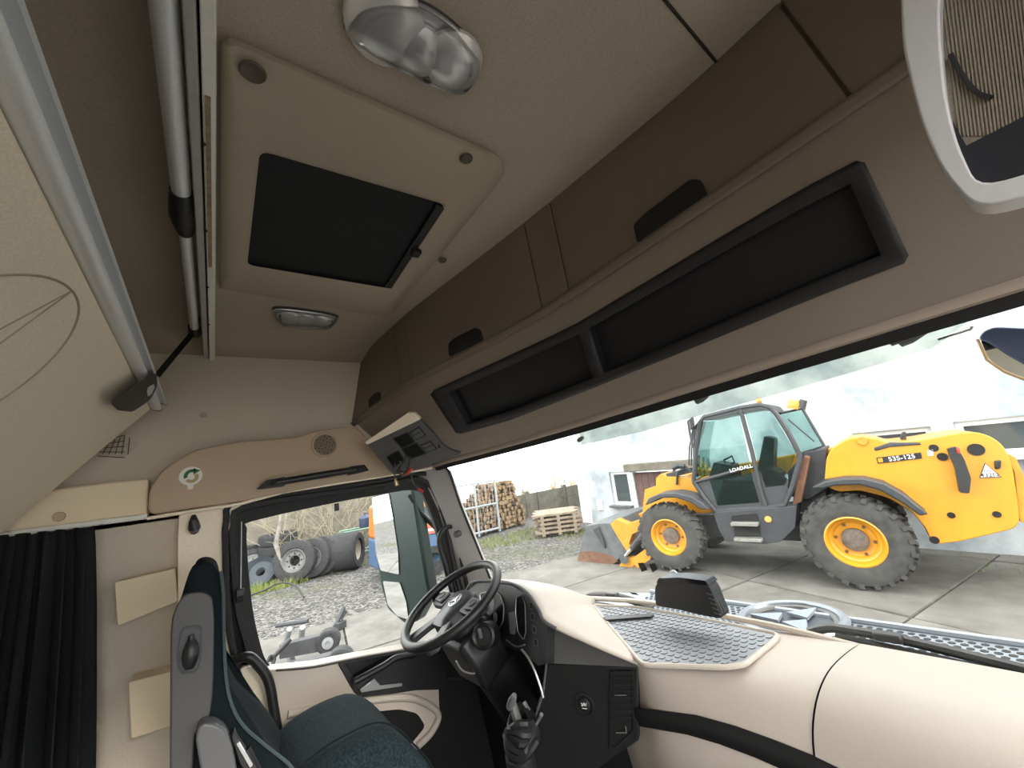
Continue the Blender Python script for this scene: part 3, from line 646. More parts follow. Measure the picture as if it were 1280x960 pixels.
# ================================================================ SWITCH PANEL AT THE DRIVER END OF THE HEADER
sp_ = thing('switch_panel', 'grey switch panel with empty slots at the driver end of the header', 'switch panel', at(515, 560, 'Y', 1.75))
c4 = [at(457, 553, 'Y', 1.90), at(521, 517, 'Y', 1.70), at(566, 567, 'Y', 1.70), at(490, 593, 'Y', 1.90)]
pn = (c4[1]-c4[0]).cross(c4[3]-c4[0]).normalized()
if pn.x > 0: pn = -pn
pc = (c4[0]+c4[1]+c4[2]+c4[3])/4
TRP = lambda pts, off=0: [atp(u, v, pc+pn*off, pn) for u, v in pts]
prism('face_plate', rpoly(TRP(((457, 554), (522, 522), (541, 541), (556, 560), (576, 567), (530, 583), (492, 594)), .004), [.008, .01, .05, .05, .004, .004, .01]), -pn*.03, GREYP, sp_, bev=.003)
prism('top_edge', rpoly(TRP(((456, 553), (510, 516), (518, 516), (526, 524), (459, 556)), .006), .004), -pn*.03, CREAM, sp_, bev=.003)
SL = [((491, 548), (510, 540), (519, 552), (502, 560)), ((502, 561), (521, 553), (533, 567), (512, 574)), ((483, 571), (498, 563), (506, 575), (492, 584))]
for s in SL:
    P = TRP(s, .006); P2 = [(p-sum(P, V())/4)*.86+sum(P, V())/4 for p in P]; ring('slot_frame', P, P2, pn*.004, BLACKP, sp_)
    prism('slot', [p-pn*.001 for p in P2], pn*.001, mat('slot_void', (.003, .003, .003), .9), sp_)
for s in (((512, 540), (524, 533), (533, 544), (521, 550)), ((525, 556), (538, 551), (547, 561), (534, 566))):
    P = TRP(s, .005); c_ = sum(P, V())/4; prism('slot', P, pn*.001, BLACKM, sp_); prism('rocker_switch', rpoly([(p-c_)*.84+c_ for p in P], .003), pn*.006, GREYP, sp_, bev=.002)
    P2 = [(p-c_)*.8+c_ for p in P]; prism('switch_line', [P2[0]*.6+P2[3]*.4+pn*.006, P2[1]*.6+P2[2]*.4+pn*.006, P2[1]*.52+P2[2]*.48+pn*.006, P2[0]*.52+P2[3]*.48+pn*.006], pn*.001, BLACKM, sp_)
P = TRP(((548, 554), (551, 559.5), (547, 559.5)), .005); prism('arrow_mark', P, pn*.001, BLACKM, sp_)
ww = thing('loose_wires', 'loose black wires with red and gold plugs hanging from the switch panel', 'wires', at(505, 590, 'Y', 1.74))
RED = mat('red_connector', (.45, .03, .03), .45); GOLD = mat('brass_plug', (.65, .5, .28), .3, .9)
def wire(pts, r=.0025, y=1.74): return tube('wire', cr([at(u, v, 'Y', y) for u, v in pts], 5), r, BLACKP, ww, n=6)
wire(((494, 578), (493, 585), (493, 592), (494, 600))); wire(((508, 568), (506, 580), (510, 588), (514, 594), (517, 604), (523, 612))); wire(((512, 570), (511, 582), (506, 590), (498, 588)), .004); wire(((500, 576), (503, 588), (507, 593), (512, 590)), .004); wire(((505, 575), (499, 585), (496, 590), (502, 593)), .004)
tube('plug', [at(494, 598, 'Y', 1.74), at(495, 603, 'Y', 1.74), at(496.5, 607, 'Y', 1.74)], [.004, .009, .008], GOLD, ww)
tube('connector', [at(509, 592, 'Y', 1.74), at(514, 586, 'Y', 1.74)], .009, RED, ww); tube('connector', [at(523, 611, 'Y', 1.74), at(529, 615, 'Y', 1.74)], .007, RED, ww); tube('connector', [at(503, 594, 'Y', 1.74), at(509, 592, 'Y', 1.74)], .007, mat('brown_connector', (.16, .05, .02), .5), ww)
# ================================================================ PASSENGER SIDE FRAMED PANEL (top right)
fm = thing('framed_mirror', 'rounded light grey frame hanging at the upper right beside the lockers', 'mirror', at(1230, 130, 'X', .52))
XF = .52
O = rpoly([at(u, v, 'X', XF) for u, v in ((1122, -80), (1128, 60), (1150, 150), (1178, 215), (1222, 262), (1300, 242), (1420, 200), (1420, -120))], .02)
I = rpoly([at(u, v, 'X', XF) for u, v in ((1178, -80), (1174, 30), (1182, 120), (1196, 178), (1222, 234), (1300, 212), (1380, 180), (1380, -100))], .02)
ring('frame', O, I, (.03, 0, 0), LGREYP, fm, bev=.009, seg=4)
prism('backing', [p+V((.022, 0, 0)) for p in I], (.006, 0, 0), mat('painted_ceiling_reflection', (.30, .265, .21), .95, var=.12, vs=300), fm)  # ceiling reflection in the mirror, painted as a ribbed beige backing
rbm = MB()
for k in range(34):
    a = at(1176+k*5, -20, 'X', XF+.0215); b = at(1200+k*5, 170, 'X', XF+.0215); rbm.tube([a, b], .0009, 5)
rbm.build('reflection_ribs', MT['painted_ceiling_reflection'], fm, kind='stuff')
prism('dark_reflection_band', [at(u, v, 'X', XF+.016) for u, v in ((1190, 150), (1208, 182), (1290, 140), (1400, 90), (1400, 195), (1300, 214), (1222, 236), (1203, 204))], (.006, 0, 0), mat('navy_band', (.012, .014, .022), .5), fm)  # dark part of the mirror reflection, painted as a navy band
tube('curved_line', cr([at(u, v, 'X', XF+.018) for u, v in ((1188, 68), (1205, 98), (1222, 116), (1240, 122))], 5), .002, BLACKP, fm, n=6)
# ================================================================ DASHBOARD
TD = [  # y, then x,z pairs from the windshield edge to the footwell
 (-.55, 1.33,-.565, 1.24,-.562, 1.16,-.575, 1.09,-.62, 1.06,-.70, 1.06,-.85, 1.12,-1.15),
 (.10, 1.37,-.562, 1.26,-.556, 1.17,-.568, 1.09,-.615, 1.055,-.69, 1.05,-.85, 1.12,-1.15),
 (.48, 1.385,-.560, 1.27,-.555, 1.18,-.568, 1.11,-.612, 1.075,-.69, 1.06,-.85, 1.12,-1.15),
 (.66, 1.385,-.562, 1.25,-.560, 1.13,-.568, 1.075,-.60, 1.05,-.69, 1.04,-.85, 1.12,-1.15),
 (.90, 1.385,-.562, 1.19,-.562, 1.045,-.566, 1.018,-.60, 1.02,-.69, 1.03,-.85, 1.12,-1.15),
 (1.0, 1.385,-.562, 1.20,-.562, 1.07,-.566, 1.055,-.60, 1.055,-.69, 1.055,-.85, 1.12,-1.15),
 (1.5, 1.365,-.562, 1.25,-.562, 1.22,-.566, 1.21,-.60, 1.20,-.69, 1.2,-.85, 1.2,-1.15)]
def DS(y, t):
    r = interp(TD, y); P = [V((r[2*i], r[2*i+1], 0)) for i in range(7)]
    t = max(0, min(5.999, t)); k = int(t); f = t-k; g = lambda i: P[max(0, min(6, i))]
    a, b, c, d = g(k-1), g(k), g(k+1), g(k+2); p = .5*((2*b)+(c-a)*f+(2*a-5*b+4*c-d)*f*f+(3*b-a-3*c+d)*f**3)
    return V((p.x, y, p.y))
dash = thing('dashboard', 'beige and black truck dashboard below the windshield', 'dashboard', (1.2, .9, -1.0))
ts = [k*.25 for k in range(25)]
def seam_y(t): return .462+.014*t
grid('dash_body', [[DS(seam_y(t)+.003+(1.52-seam_y(t))*(k/24), t) for t in ts] for k in range(25)], DASHB, dash, ang=80)
grid('glovebox_lid', [[DS(-.52+(seam_y(t)-.003+.52)*(k/20), t)+V((-.004, 0, .003)) for t in ts] for k in range(21)], DASHB, dash, ang=80)
grid('seam_gap', [[DS(seam_y(t)+d, t)+V((.006, 0, -.006)) for t in ts] for d in (-.012, .012)], BLACKM, dash)
def dpt(u, v, y, t, off):
    a, b = onsurf(DS, u, v, y, t); p = DS(a, b); e = 1e-3; n_ = (DS(a+e, b)-p).cross(DS(a, b+e)-p).normalized()
    if n_.x > 0: n_ = -n_
    return p+n_*off
up_ = [(797, 887), (830, 888), (870, 893), (920, 907), (970, 925), (1020, 945)]; lo_ = [(797, 909), (826, 911), (860, 917), (900, 929), (945, 946), (1000, 970)]
rowsU = [dpt(u, v, .93-.07*i, 4, .004) for i, (u, v) in enumerate(up_)]; rowsL = [dpt(u, v, .93-.07*i, 4.3, .004) for i, (u, v) in enumerate(lo_)]
rowsU = [rowsU[1]+(rowsU[1]-rowsU[2])*1.5]+rowsU[1:]; rowsL = [rowsL[1]+(rowsL[1]-rowsL[2])*1.5]+rowsL[1:]
grid('black_stripe', [rowsU+[DS(.3, 4.15)+V((-.012, 0, 0))], rowsL+[DS(.3, 4.5)+V((-.012, 0, 0))]], BLACKM, dash, solid=.004)
# rubber mat in the tray
ZM = -.553
mp = [(742, 757), (795, 759), (880, 774), (973, 793), (968, 801), (930, 831), (905, 834), (803, 831), (752, 770)]
MP = rpoly([at(u, v, 'Z', ZM) for u, v in mp], .02)
mt_ = prism('tray_mat', MP, (0, 0, -.006), MATG, dash)
tube('tray_rim', [p+V((0, 0, -.001)) for p in MP], .007, DASHB, dash, n=8, closed=True)
tb = MB()
def inside(p):
    c_ = False; n_ = len(MP)
    for i in range(n_):
        a, b = MP[i], MP[i-1]
        if (a.y > p.y) != (b.y > p.y) and p.x < (b.x-a.x)*(p.y-a.y)/(b.y-a.y)+a.x: c_ = not c_
    return c_
for i in range(13):
    for j in range(40):
        p = V((.99+i*.029, .60+j*.0225+(i % 2)*.011, ZM+.0008))
        if inside(p) and inside(p+V((.014, 0, 0))) and inside(p-V((.014, .0, 0))) and inside(p+V((0, .014, 0))) and inside(p-V((0, .014, 0))):
            tb.tube([p+V((.008, -.003, 0)), p+V((-.004, -.003, .0006)), p+V((-.007, .001, .0006)), p+V((-.007, .010, 0))], .0013, 4)
tb.build('mat_tread', mat('mat_tread_rubber', (.15, .16, .18), .5), mt_, kind='stuff')
tube('back_lip', cr([at(u, v, 'X', 1.385) for u, v in ((735, 748), (790, 751), (850, 759), (930, 775), (975, 784), (1070, 808), (1180, 838), (1290, 868))], 4), .010, DASHB, dash, n=8)
# instrument hood
R_ = [(576, 752, 1.02), (583, 738, .99), (591, 727, .97), (615, 726, .95), (640, 730, .93), (659, 741, .91), (674, 763, .885), (685, 780, .87), (740, 806, .935), (798, 831, 1.01)]
RP = [at(u, v, 'X', x) for u, v, x in R_]
FP = [V(q) for q in ((1.12, 1.95, -.54), (1.2, 1.88, -.53), (1.27, 1.78, -.53), (1.33, 1.6, -.535), (1.36, 1.5, -.54), (1.37, 1.42, -.545), (1.34, 1.385, -.552), (1.30, 1.345, -.556), (1.17, 1.14, -.561), (1.035, .90, -.566))]
R2 = cr(RP, 4); F2_ = cr(FP, 4)
rows = []
for t in range(9):
    s = t/8; rows.append([a+(b-a)*s+V((0, 0, .022*math.sin(math.pi*min(1, s*1.1))*(1 if i < 26 else max(0, (36-i)/10)))) for i, (a, b) in enumerate(zip(R2, F2_))])
grid('instrument_hood', rows, DASHB, dash, solid=.008, ang=70)
tube('hood_edge', R2[:30], .006, GREYP, dash, n=8)
# instrument face (toward the driver)
d1 = RP[3]-RP[7]; nI = d1.cross(V((-.22, 0, -1))).normalized()
if nI.x > 0: nI = -nI
IF = lambda pts, off=0: [atp(u, v, RP[7]-nI*.012+nI*off, nI) for u, v in pts]
prism('instrument_panel', rpoly(IF(((578, 752), (585, 740), (592, 729), (615, 728), (640, 732), (659, 743), (674, 765), (684, 782), (683, 830), (672, 832), (655, 815), (612, 800), (590, 785))), .004), -nI*.03, BLACKP, dash)
gp = prism('gauge_glass', rpoly(IF(((600, 742), (615, 738), (626, 744), (630, 758), (629, 776), (624, 786), (612, 780), (602, 768)), .002), .012), nI*.002, GLOSSB, dash)
tube('gauge_rim', rpoly(IF(((600, 742), (615, 738), (626, 744), (630, 758), (629, 776), (624, 786), (612, 780), (602, 768)), .004), .012), .0022, SATIN, gp, n=6, closed=True)
for (u, v, r) in ((615, 754, .026), (619, 772, .020)):
    c_ = IF(((u, v),), .0045)[0]; lathe('dial', [(r, 0), (r, .001), (0, .0012)], mat('dial_grey', (.16, .17, .18), .5), gp, 20, aim(c_, nI))
P = rpoly(IF(((646, 746), (653, 744), (657, 756), (658, 790), (655, 800), (648, 790), (645, 765)), .002), .008)
sc_ = prism('radio_screen', P, nI*.002, GLOSSB, dash); tube('screen_rim', [p+nI*.002 for p in P], .002, SATIN, sc_, n=6, closed=True)
prism('display', rpoly(IF(((636, 766), (643, 764), (645, 778), (644, 793), (638, 792)), .002), .004), nI*.002, mat('lcd_grey', (.22, .24, .25), .3), dash)
for (u, v) in ((664, 758), (666, 772), (668, 788), (670, 804)):
    P = IF(((u-2.5, v-7), (u+2.5, v-4), (u+3, v+5), (u-2, v+3)), .001); ring('switch_frame', P, [(p-sum(P, V())/4)*.75+sum(P, V())/4 for p in P], nI*.002, GREYP, dash); prism('switch', [(p-sum(P, V())/4)*.7+sum(P, V())/4 for p in P], nI*.001, BLACKM, dash)
tube('chrome_strip', cr(IF(((633, 800), (645, 808), (656, 806)), .006), 4), .003, SATIN, dash, n=6)
# centre console side toward the passenger
cA, cB = V((.889, 1.198, 0)), V((1.023, .928, 0)); nC = V((cB-cA)).cross(V((0, 0, 1))).normalized()
if nC.x > 0: nC = -nC
CF = lambda pts, off=0: [atp(u, v, cA+nC*off, nC) for u, v in pts]
prism('hood_side', CF(((685, 781), (742, 806), (797, 831), (797, 834), (683, 829))), -nC*.02, GREYP, dash)
con = prism('console_side', CF(((683, 830), (798, 834), (798, 926), (770, 945), (742, 966), (640, 1120), (560, 1120), (628, 985), (642, 955), (664, 905), (675, 870)), .002), -nC*.03, BLACKP, dash, bev=.004)
tube('console_edge', CF(((684, 783), (683, 830), (679, 866), (666, 905), (645, 952), (630, 985)), .004), .004, GREYP, con, n=6)
c_ = CF(((731, 880),), .002)[0]
lathe('power_socket', [(.033, 0), (.032, .005), (.026, .006), (.024, .002), (.019, .001), (.019, .006), (.016, .008), (0, .008)], BLACKP, con, 28, aim(c_, nC))
WHT = mat('white_print', (.75, .75, .75), .5)
xt = V((0, 0, 1)).cross(nC); tm = Mx((xt, V((0, 0, 1)), nC)).transposed().to_4x4(); tm.translation = c_+nC*.0085+V((0, 0, .002)); text('socket_print', '24V', .012, WHT, tm, con, bold=.0004)
prism('socket_print', [c_+nC*.0085+xt*a+V((0, 0, b)) for a, b in ((-.008, -.009), (.008, -.009), (.008, -.007), (-.008, -.007))], nC*.0005, WHT, con)
V0 = rpoly(CF(((763, 838), (792, 838), (793, 914), (770, 936), (762, 938)), .004), .008); V1 = [(p-sum(V0, V())/len(V0))*.9+sum(V0, V())/len(V0) for p in V0]
ring('vent_frame', V0, V1, nC*.004, BLACKP, con, bev=.001)
prism('vent_void', [p-nC*.001 for p in V1], nC*.001, mat('vent_void', (.003, .003, .003), .8), con)
for k in range(7):
    v = 846+k*8.2; P = CF(((765, v), (791, v), (791, v+3), (765, v+3)), .006); prism('vent_slat', P, -nC*.004, BLACKP, con)
for (p0, p1) in (((768, 869), (783, 869)), ((770, 916), (783, 916)), ((782, 908), (783, 916))):
    tube('knob_glint', CF((p0, p1), .010), .0018, SATIN, con, n=6)  # glints on the vent knobs, drawn as satin silver tubes
# lower dash body under the wheel
rows = []
for i, (x, z) in enumerate(((.97, -.52), (.95, -.60), (.98, -.66), (1.02, -.80), (1.05, -1.0), (1.1, -1.45))):
    rows.append([V((x+.06*abs(s-.3), 1.06+s*1.02, z-.06*abs(s-.4))) for s in [k/10 for k in range(11)]])
grid('lower_dash', rows, BLACKM, dash, ang=60)
box('tunnel_body', (1.27, 1.16, -1.08), (.26, .3, .74), BLACKM, dash, bev=.03)
for pts, r in ((((652, 812), (660, 822), (669, 840), (676, 860), (679, 872)), .004), (((655, 878), (663, 893), (668, 905)), .008), (((634, 945), (641, 930), (655, 920), (668, 908), (677, 893)), .006), (((632, 930), (634, 945), (638, 965)), .004)):
    tube('silver_trim', cr([at(u, v, 'X', .84) for u, v in pts], 4), r, SATIN, dash, n=8)
# gear lever with a crumpled boot
gl = thing('gear_lever', 'short gear lever with a silver tip and crumpled black boot', 'gear lever', at(655, 945, 'X', .82))
XG = .80
tube('lever', cr([at(u, v, 'X', XG) for u, v in ((652, 925), (648, 905), (643, 888), (641, 878))], 4), [.016, .016, .016, .016, .015, .015, .015, .014, .014, .014, .013, .012, .011], GREYP, gl)
tube('lever_tip', [at(637, 884, 'X', XG-.01), at(640, 876, 'X', XG-.01), at(643, 869, 'X', XG-.01)], [.012, .014, .008], SATIN, gl)
random.seed(5)
for k in range(5):
    c_ = at(650+k*.8, 900+k*6.5, 'X', XG+.005); rad = .036+.004*k
    tube('boot_fold', [c_+V((math.cos(a)*rad*(.8+.2*random.random()), math.sin(a)*rad*(1+.15*random.random()), .012*math.sin(a*2+k)+.01*math.cos(a))) for a in [j*math.pi/9 for j in range(18)]], .013+.002*random.random(), BLACKP, gl, n=8, closed=True)
disc('base_cup', at(653, 948, 'X', XG+.02)-V((0, 0, .02)), (-.3, -.1, 1), .05, .05, BLACKP, gl)
# ================================================================ STEERING WHEEL
SWC = V((.77, 1.6, -.407)); ti = math.radians(26.9)
e1 = V((0, 1, 0)); e2 = V((math.cos(ti), 0, math.sin(ti))); e3 = V((-math.sin(ti), 0, math.cos(ti)))
sw = thing('steering_wheel', 'black four spoke steering wheel with a round emblem in the hub', 'steering wheel', SWC)
S = lambda a, b, c=0: SWC+e1*a+e2*b+e3*c     # a: left, b: up the rim, c: toward the driver
tube('rim', [S(math.cos(k*math.pi/32)*.212, math.sin(k*math.pi/32)*.212) for k in range(64)], .0175, mat('leather_black', (.016, .016, .017), .38, bump=.3, bs=700), sw, n=14, closed=True)
HUB = mat('hub_plastic', (.055, .06, .068), .38)
hp = [(-.085, .06), (-.05, .085), (.05, .085), (.085, .06), (.075, 0), (.06, -.06), (.045, -.10), (-.045, -.10), (-.06, -.06), (-.075, 0)]
H0 = rpoly([S(a, b, -.055) for a, b in hp], .02); H1 = rpoly([S(a*.97, b*.97, -.02) for a, b in hp], .02); H2 = rpoly([S(a*.75, b*.75, -.008) for a, b in hp], .02); H3 = [S(0, 0, -.006)]*len(H0)
grid('hub_pad', [H0, H1, H2, [p*.1+S(0, 0, -.006)*.9 for p in H2]], HUB, sw, closed=True, ang=50)
for sx in (-1, 1):
    pod = prism('spoke', rpoly([S(sx*a, b, -.035) for a, b in ((.07, .055), (.15, .05), (.205, .035), (.208, -.0), (.15, -.025), (.07, -.02))], .01), e3*.022, BLACKP, sw, bev=.004)
    prism('button_pod', rpoly([S(sx*a, b, -.013) for a, b in ((.095, .045), (.16, .042), (.165, -.005), (.095, -.01))], .01), e3*.008, GREYP, pod, bev=.003)
    lathe('button_ring', [(.016, 0), (.016, .003), (.013, .004), (.011, .002), (0, .003)], GREYP, pod, 20, aim(S(sx*.13, .02, -.005), e3))
    prism('spoke', rpoly([S(sx*a, b, -.04) for a, b in ((.03, -.07), (.065, -.06), (.12, -.165), (.10, -.19), (.075, -.195))], .008), e3*.02, SATIN if False else HUB, sw, bev=.004)
lathe('emblem_ring', [(.032, 0), (.033, .002), (.029, .003), (.029, 0)], SATIN, sw, 28, aim(S(0, .015, -.006), e3))
for k in range(3):
    a = math.pi/2+k*2*math.pi/3; b = [(math.cos(a)*.030, math.sin(a)*.030), (math.cos(a+1.05)*.005, math.sin(a+1.05)*.005), (0, 0), (math.cos(a-1.05)*.005, math.sin(a-1.05)*.005)]
    prism('emblem_point', [S(x, .015+y, -.005) for x, y in b], e3*.002, SATIN, sw)
tube('column', [S(0, 0, -.05), S(0, -.0, -.10), S(0, 0, -.16), S(0, .02, -.30), S(0, .05, -.5)], [.07, .085, .095, .10, .12], BLACKP, sw, n=20)
prism('column_cowl', rpoly([S(a, -.10, b) for a, b in ((-.1, -.10), (.1, -.10), (.12, -.2), (.1, -.3), (-.1, -.3), (-.12, -.2))], .02), e2*.16, BLACKP, sw, bev=.02)
c_ = at(605, 795, 'Y', 1.44); lathe('ignition_barrel', [(.045, -.06), (.045, .01), (.038, .016), (.03, .01), (0, .01)], BLACKP, sw, 24, aim(c_, V((-.75, -.6, .25))))
tube('ignition_key', [c_+V((-.02, -.012, .004)), c_+V((-.03, -.025, .035))], .007, SATIN, sw, n=8)
tube('column_trim', cr([at(u, v, 'Y', 1.5) for u, v in ((570, 826), (578, 838), (592, 842), (602, 836))], 4), .003, SATIN, sw, n=6)
# ================================================================ DRIVER SEAT
seat = thing('driver_seat', 'black cloth driver seat with grey side shell beside the curtain', 'seat', (.2, 1.6, -1.4))
YN = 1.42
prof = [(236, 712), (243, 705), (253, 702), (267, 704), (275, 714), (278, 742), (279, 800), (281, 845), (288, 880), (304, 908), (334, 934), (366, 962), (385, 1010), (395, 1090), (215, 1090), (212, 960), (213, 790), (218, 768), (226, 748)]
P = [at(u, v, 'Y', YN) for u, v in prof]; hl = [(238, 722), (245, 712), (255, 709), (264, 711), (270, 720), (270, 745), (268, 790), (268, 840), (272, 880), (285, 915), (312, 945), (345, 975), (372, 1010), (385, 1080), (222, 1080), (217, 960), (218, 790), (222, 770), (230, 752)]
Pm = [at(u, v, 'Y', YN)*1 for u, v in hl]; rows = []
for y, k in ((YN, .8), (YN+.02, 1), (YN+.08, 1), (YN+.13, .35), (YN+.22, .1), (YN+.31, .35), (YN+.36, 1), (YN+.42, 1), (YN+.44, .8)):
    rows.append([V((a.x*k+b.x*(1-k), y, a.z*k+b.z*(1-k))) for a, b in zip(P, Pm)])
def capped(rows):
    vs, fs = gridg(rows, True); b = len(rows[0]); return vs, fs+[tuple(range(b)), tuple(range(len(vs)-b, len(vs)))]
o = mk('backrest', *capped(rows), SEATF, seat, sub=1, ang=180)
sh_ = [(221, 756), (230, 744), (241, 740), (257, 740), (265, 747), (268, 775), (267, 830), (266, 872), (261, 900), (244, 915), (238, 1000), (236, 1090), (213, 1090), (212, 960), (213, 790), (215, 772)]
shell = prism('side_shell', rpoly([at(u, v, 'Y', YN-.03) for u, v in sh_], .02), (0, .06, 0), mat('seat_shell_grey', (.058, .058, .058), .5, var=.1, vs=300, bump=.2, bs=1200), seat, bev=.014, seg=4)
rc = rpoly([at(u, v, 'Y', YN-.032) for u, v in ((227, 787), (232, 783), (252, 781), (252, 820), (247, 840), (228, 843), (223, 836), (222, 815))], .012)
rc_i = [(p-sum(rc, V())/len(rc))*.9+sum(rc, V())/len(rc) for p in rc]
ring('lever_surround', rc, rc_i, (0, -.004, 0), BLACKP, shell); prism('lever_recess', rc_i, (0, -.001, 0), mat('recess_grey', (.05, .05, .053), .5), shell)
tube('recline_lever', cr([at(u, v, 'Y', YN-.045) for u, v in ((239, 794), (239, 806), (238, 820), (237, 836))], 4), [.006, .006, .007, .01, .013, .015, .016, .017, .017, .016, .014, .011, .008], BLACKP, shell, n=12)
tube('piping', cr([p+V((.002, -.006, 0)) for p in P[4:13]], 4), .004, mat('piping_teal', (.05, .075, .085), .7), seat, n=6)
# armrest, buckle, cushion
P = rpoly([at(u, v, 'Y', 1.34) for u, v in ((244, 925), (247, 911), (255, 904), (270, 905), (283, 914), (290, 930), (296, 960), (300, 1010), (262, 1010), (250, 960))], .02)
prism('armrest', P, (0, .055, 0), mat('armrest_grey', (.10, .102, .108), .45), seat, bev=.014, seg=4)
cu = [(350, 1000), (384, 962), (419, 936), (462, 914), (483, 910), (503, 918), (520, 934), (544, 962), (566, 1005), (560, 1080), (345, 1090)]
P = [at(u, v, 'Y', 1.46) for u, v in cu]; c_ = sum(P, V())/len(P); rows = []
for y, k, dz in ((1.40, .90, -.02), (1.42, .98, 0), (1.50, 1, .0), (1.6, 1, -.012), (1.7, 1, -.012), (1.80, 1, .0), (1.86, .98, 0), (1.88, .9, -.02)):
    rows.append([V((c_.x+(p.x-c_.x)*k, y, c_.z+(p.z-c_.z)*k+dz)) for p in P])
mk('cushion', *capped(rows), SEATC, seat, sub=1, ang=180)
tube('cushion_seam', cr([V((c_.x+(p.x-c_.x), 1.50, c_.z+(p.z-c_.z)+.002)) for p in P[1:9]], 4), .003, SEATF, seat, n=6)
box('seat_base', (.24, 1.62, -1.2), (.5, .42, .5), BLACKM, seat, bev=.03)
sb = thing('seat_belt_buckle', 'silver and black seat belt buckle standing by the armrest', 'buckle', at(303, 935, 'Y', 1.37))
tube('stalk', [at(u, v, 'Y', 1.36) for u, v in ((330, 985), (318, 962), (306, 938))], .012, BLACKP, sb)
prism('housing', rpoly([at(u, v, 'Y', 1.35) for u, v in ((289, 921), (293, 912), (297, 922), (322, 960), (312, 972), (300, 955))], .006), (0, .03, 0), BLACKP, sb, bev=.004)
prism('chrome_face', rpoly([at(u, v, 'Y', 1.345) for u, v in ((294, 930), (299, 926), (318, 956), (312, 962))], .004), (0, .01, 0), CHROME, sb, bev=.002)
lt = thing('belt_latch', 'dark grey belt anchor at the edge of the driver seat cushion', 'anchor', at(372, 945, 'Y', 1.95))
prism('anchor_cover', rpoly([at(u, v, 'Y', 1.95) for u, v in ((360, 950), (372, 940), (385, 943), (385, 965), (362, 968))], .01), (0, .05, 0), GREYP, lt, bev=.006)
# ================================================================ ON AND BEYOND THE DASH
pen = thing('flat_black_bar', 'thin black bar lying across the grey dashboard mat', 'bar', at(786, 772, 'Z', ZM))
prism('bar', rpoly([at(u, v, 'Z', ZM+.004) for u, v in ((754, 773), (760, 771), (814, 768.5), (818, 770), (814, 772.5), (758, 776.5))], .003), (0, 0, .005), BLACKP, pen, bev=.0015)
dv = thing('toll_device', 'black boxy device standing on the dashboard against the windshield', 'device', at(862, 770, 'X', 1.24))
P = rpoly([at(u, v, 'X', 1.24) for u, v in ((819, 757), (818, 735), (822, 727), (850, 725), (880, 728), (888, 735), (903, 774), (880, 770), (850, 763))], .012)
bd = prism('body', P, (.055, 0, 0), BLACKP, dv, bev=.010, seg=4)
prism('top_cap', rpoly([at(u, v, 'X', 1.235) for u, v in ((820, 729), (823, 723), (850, 722), (881, 726), (886, 732), (850, 729))], .004), (.06, 0, 0), GLOSSB, dv, bev=.003)
a, b = at(886, 738, 'X', 1.238), at(900, 772, 'X', 1.238)
for k in range(5):
    p = a+(b-a)*(.12+k*.18); tube('side_rib', [p+V((0, .012, 0)), p+V((0, -.003, -.004)), p+V((.03, -.004, -.006))], .0018, GREYP, bd, n=6)
for k in range(2): tube('side_rib', [a+V((.012+.014*k, -.006, -.01)), b+V((.012+.014*k, -.006, .01))], .0018, GREYP, bd, n=6)
def wsp(u, v, off=.004): y, t = onsurf(WSF, u, v, .9, .7); return WSF(y, t)-V((off, 0, 0))
sc = thing('suction_cup', 'clear suction cup stuck on the windshield above the black device', 'suction cup', wsp(842, 719))
lathe('cup', [(.016, -.004), (.014, .004), (.006, .010), (.005, .022), (0, .023)], mat('clear_plastic', (.6, .6, .6), .2, trans=.5), sc, 16, aim(wsp(842, 718, .002), (-1, 0, .3)))
tube('arm', [wsp(842, 719, .012), at(843, 728, 'X', 1.25)], .004, LGREYP, sc, n=8)
for i, (q_, lb) in enumerate(((((798, 703.5), (805, 703), (810, 712), (803, 714.5)), 'left black tape patch on the windshield above the device'), (((812, 705), (819, 703.5), (823, 711), (816.5, 715)), 'right black tape patch on the windshield above the device'), (((788, 740), (796, 741), (799, 743.5), (791, 742.5)), 'tiny black tape strip on the windshield near the left wiper'))):
    prism('tape_patch', [wsp(u, v, .003) for u, v in q_], (-.001, 0, 0), BLACKM, label=lb, cat='tape', group='tape patches on the windshield')
def wiper(label, arm, blade, x):
    t = thing('wiper', label, 'wiper', at(*arm[0], 'X', x), 'windshield wipers')
    tube('arm', cr([at(u, v, 'X', x) for u, v in arm], 4), .013, BLACKP, t, n=8); tube('blade', cr([at(u, v, 'X', x-.012) for u, v in blade], 4), .008, RUBBER, t, n=8)
    mid_ = at(*arm[len(arm)//2], 'X', x-.015); box('joint', mid_, (.03, .06, .022), BLACKP, t, bev=.005)
    return t
wiper('black wiper parked below the windshield in front of the driver', ((728, 752), (738, 744), (765, 744), (790, 750), (815, 762)), ((735, 747), (752, 744), (790, 753), (830, 768)), 1.46)
wiper('long black wiper parked on the right over the open front flap', ((1012, 790), (1035, 785), (1062, 788), (1110, 796), (1180, 812), (1300, 842)), ((1045, 794), (1100, 806), (1180, 824), (1300, 852)), 1.47)
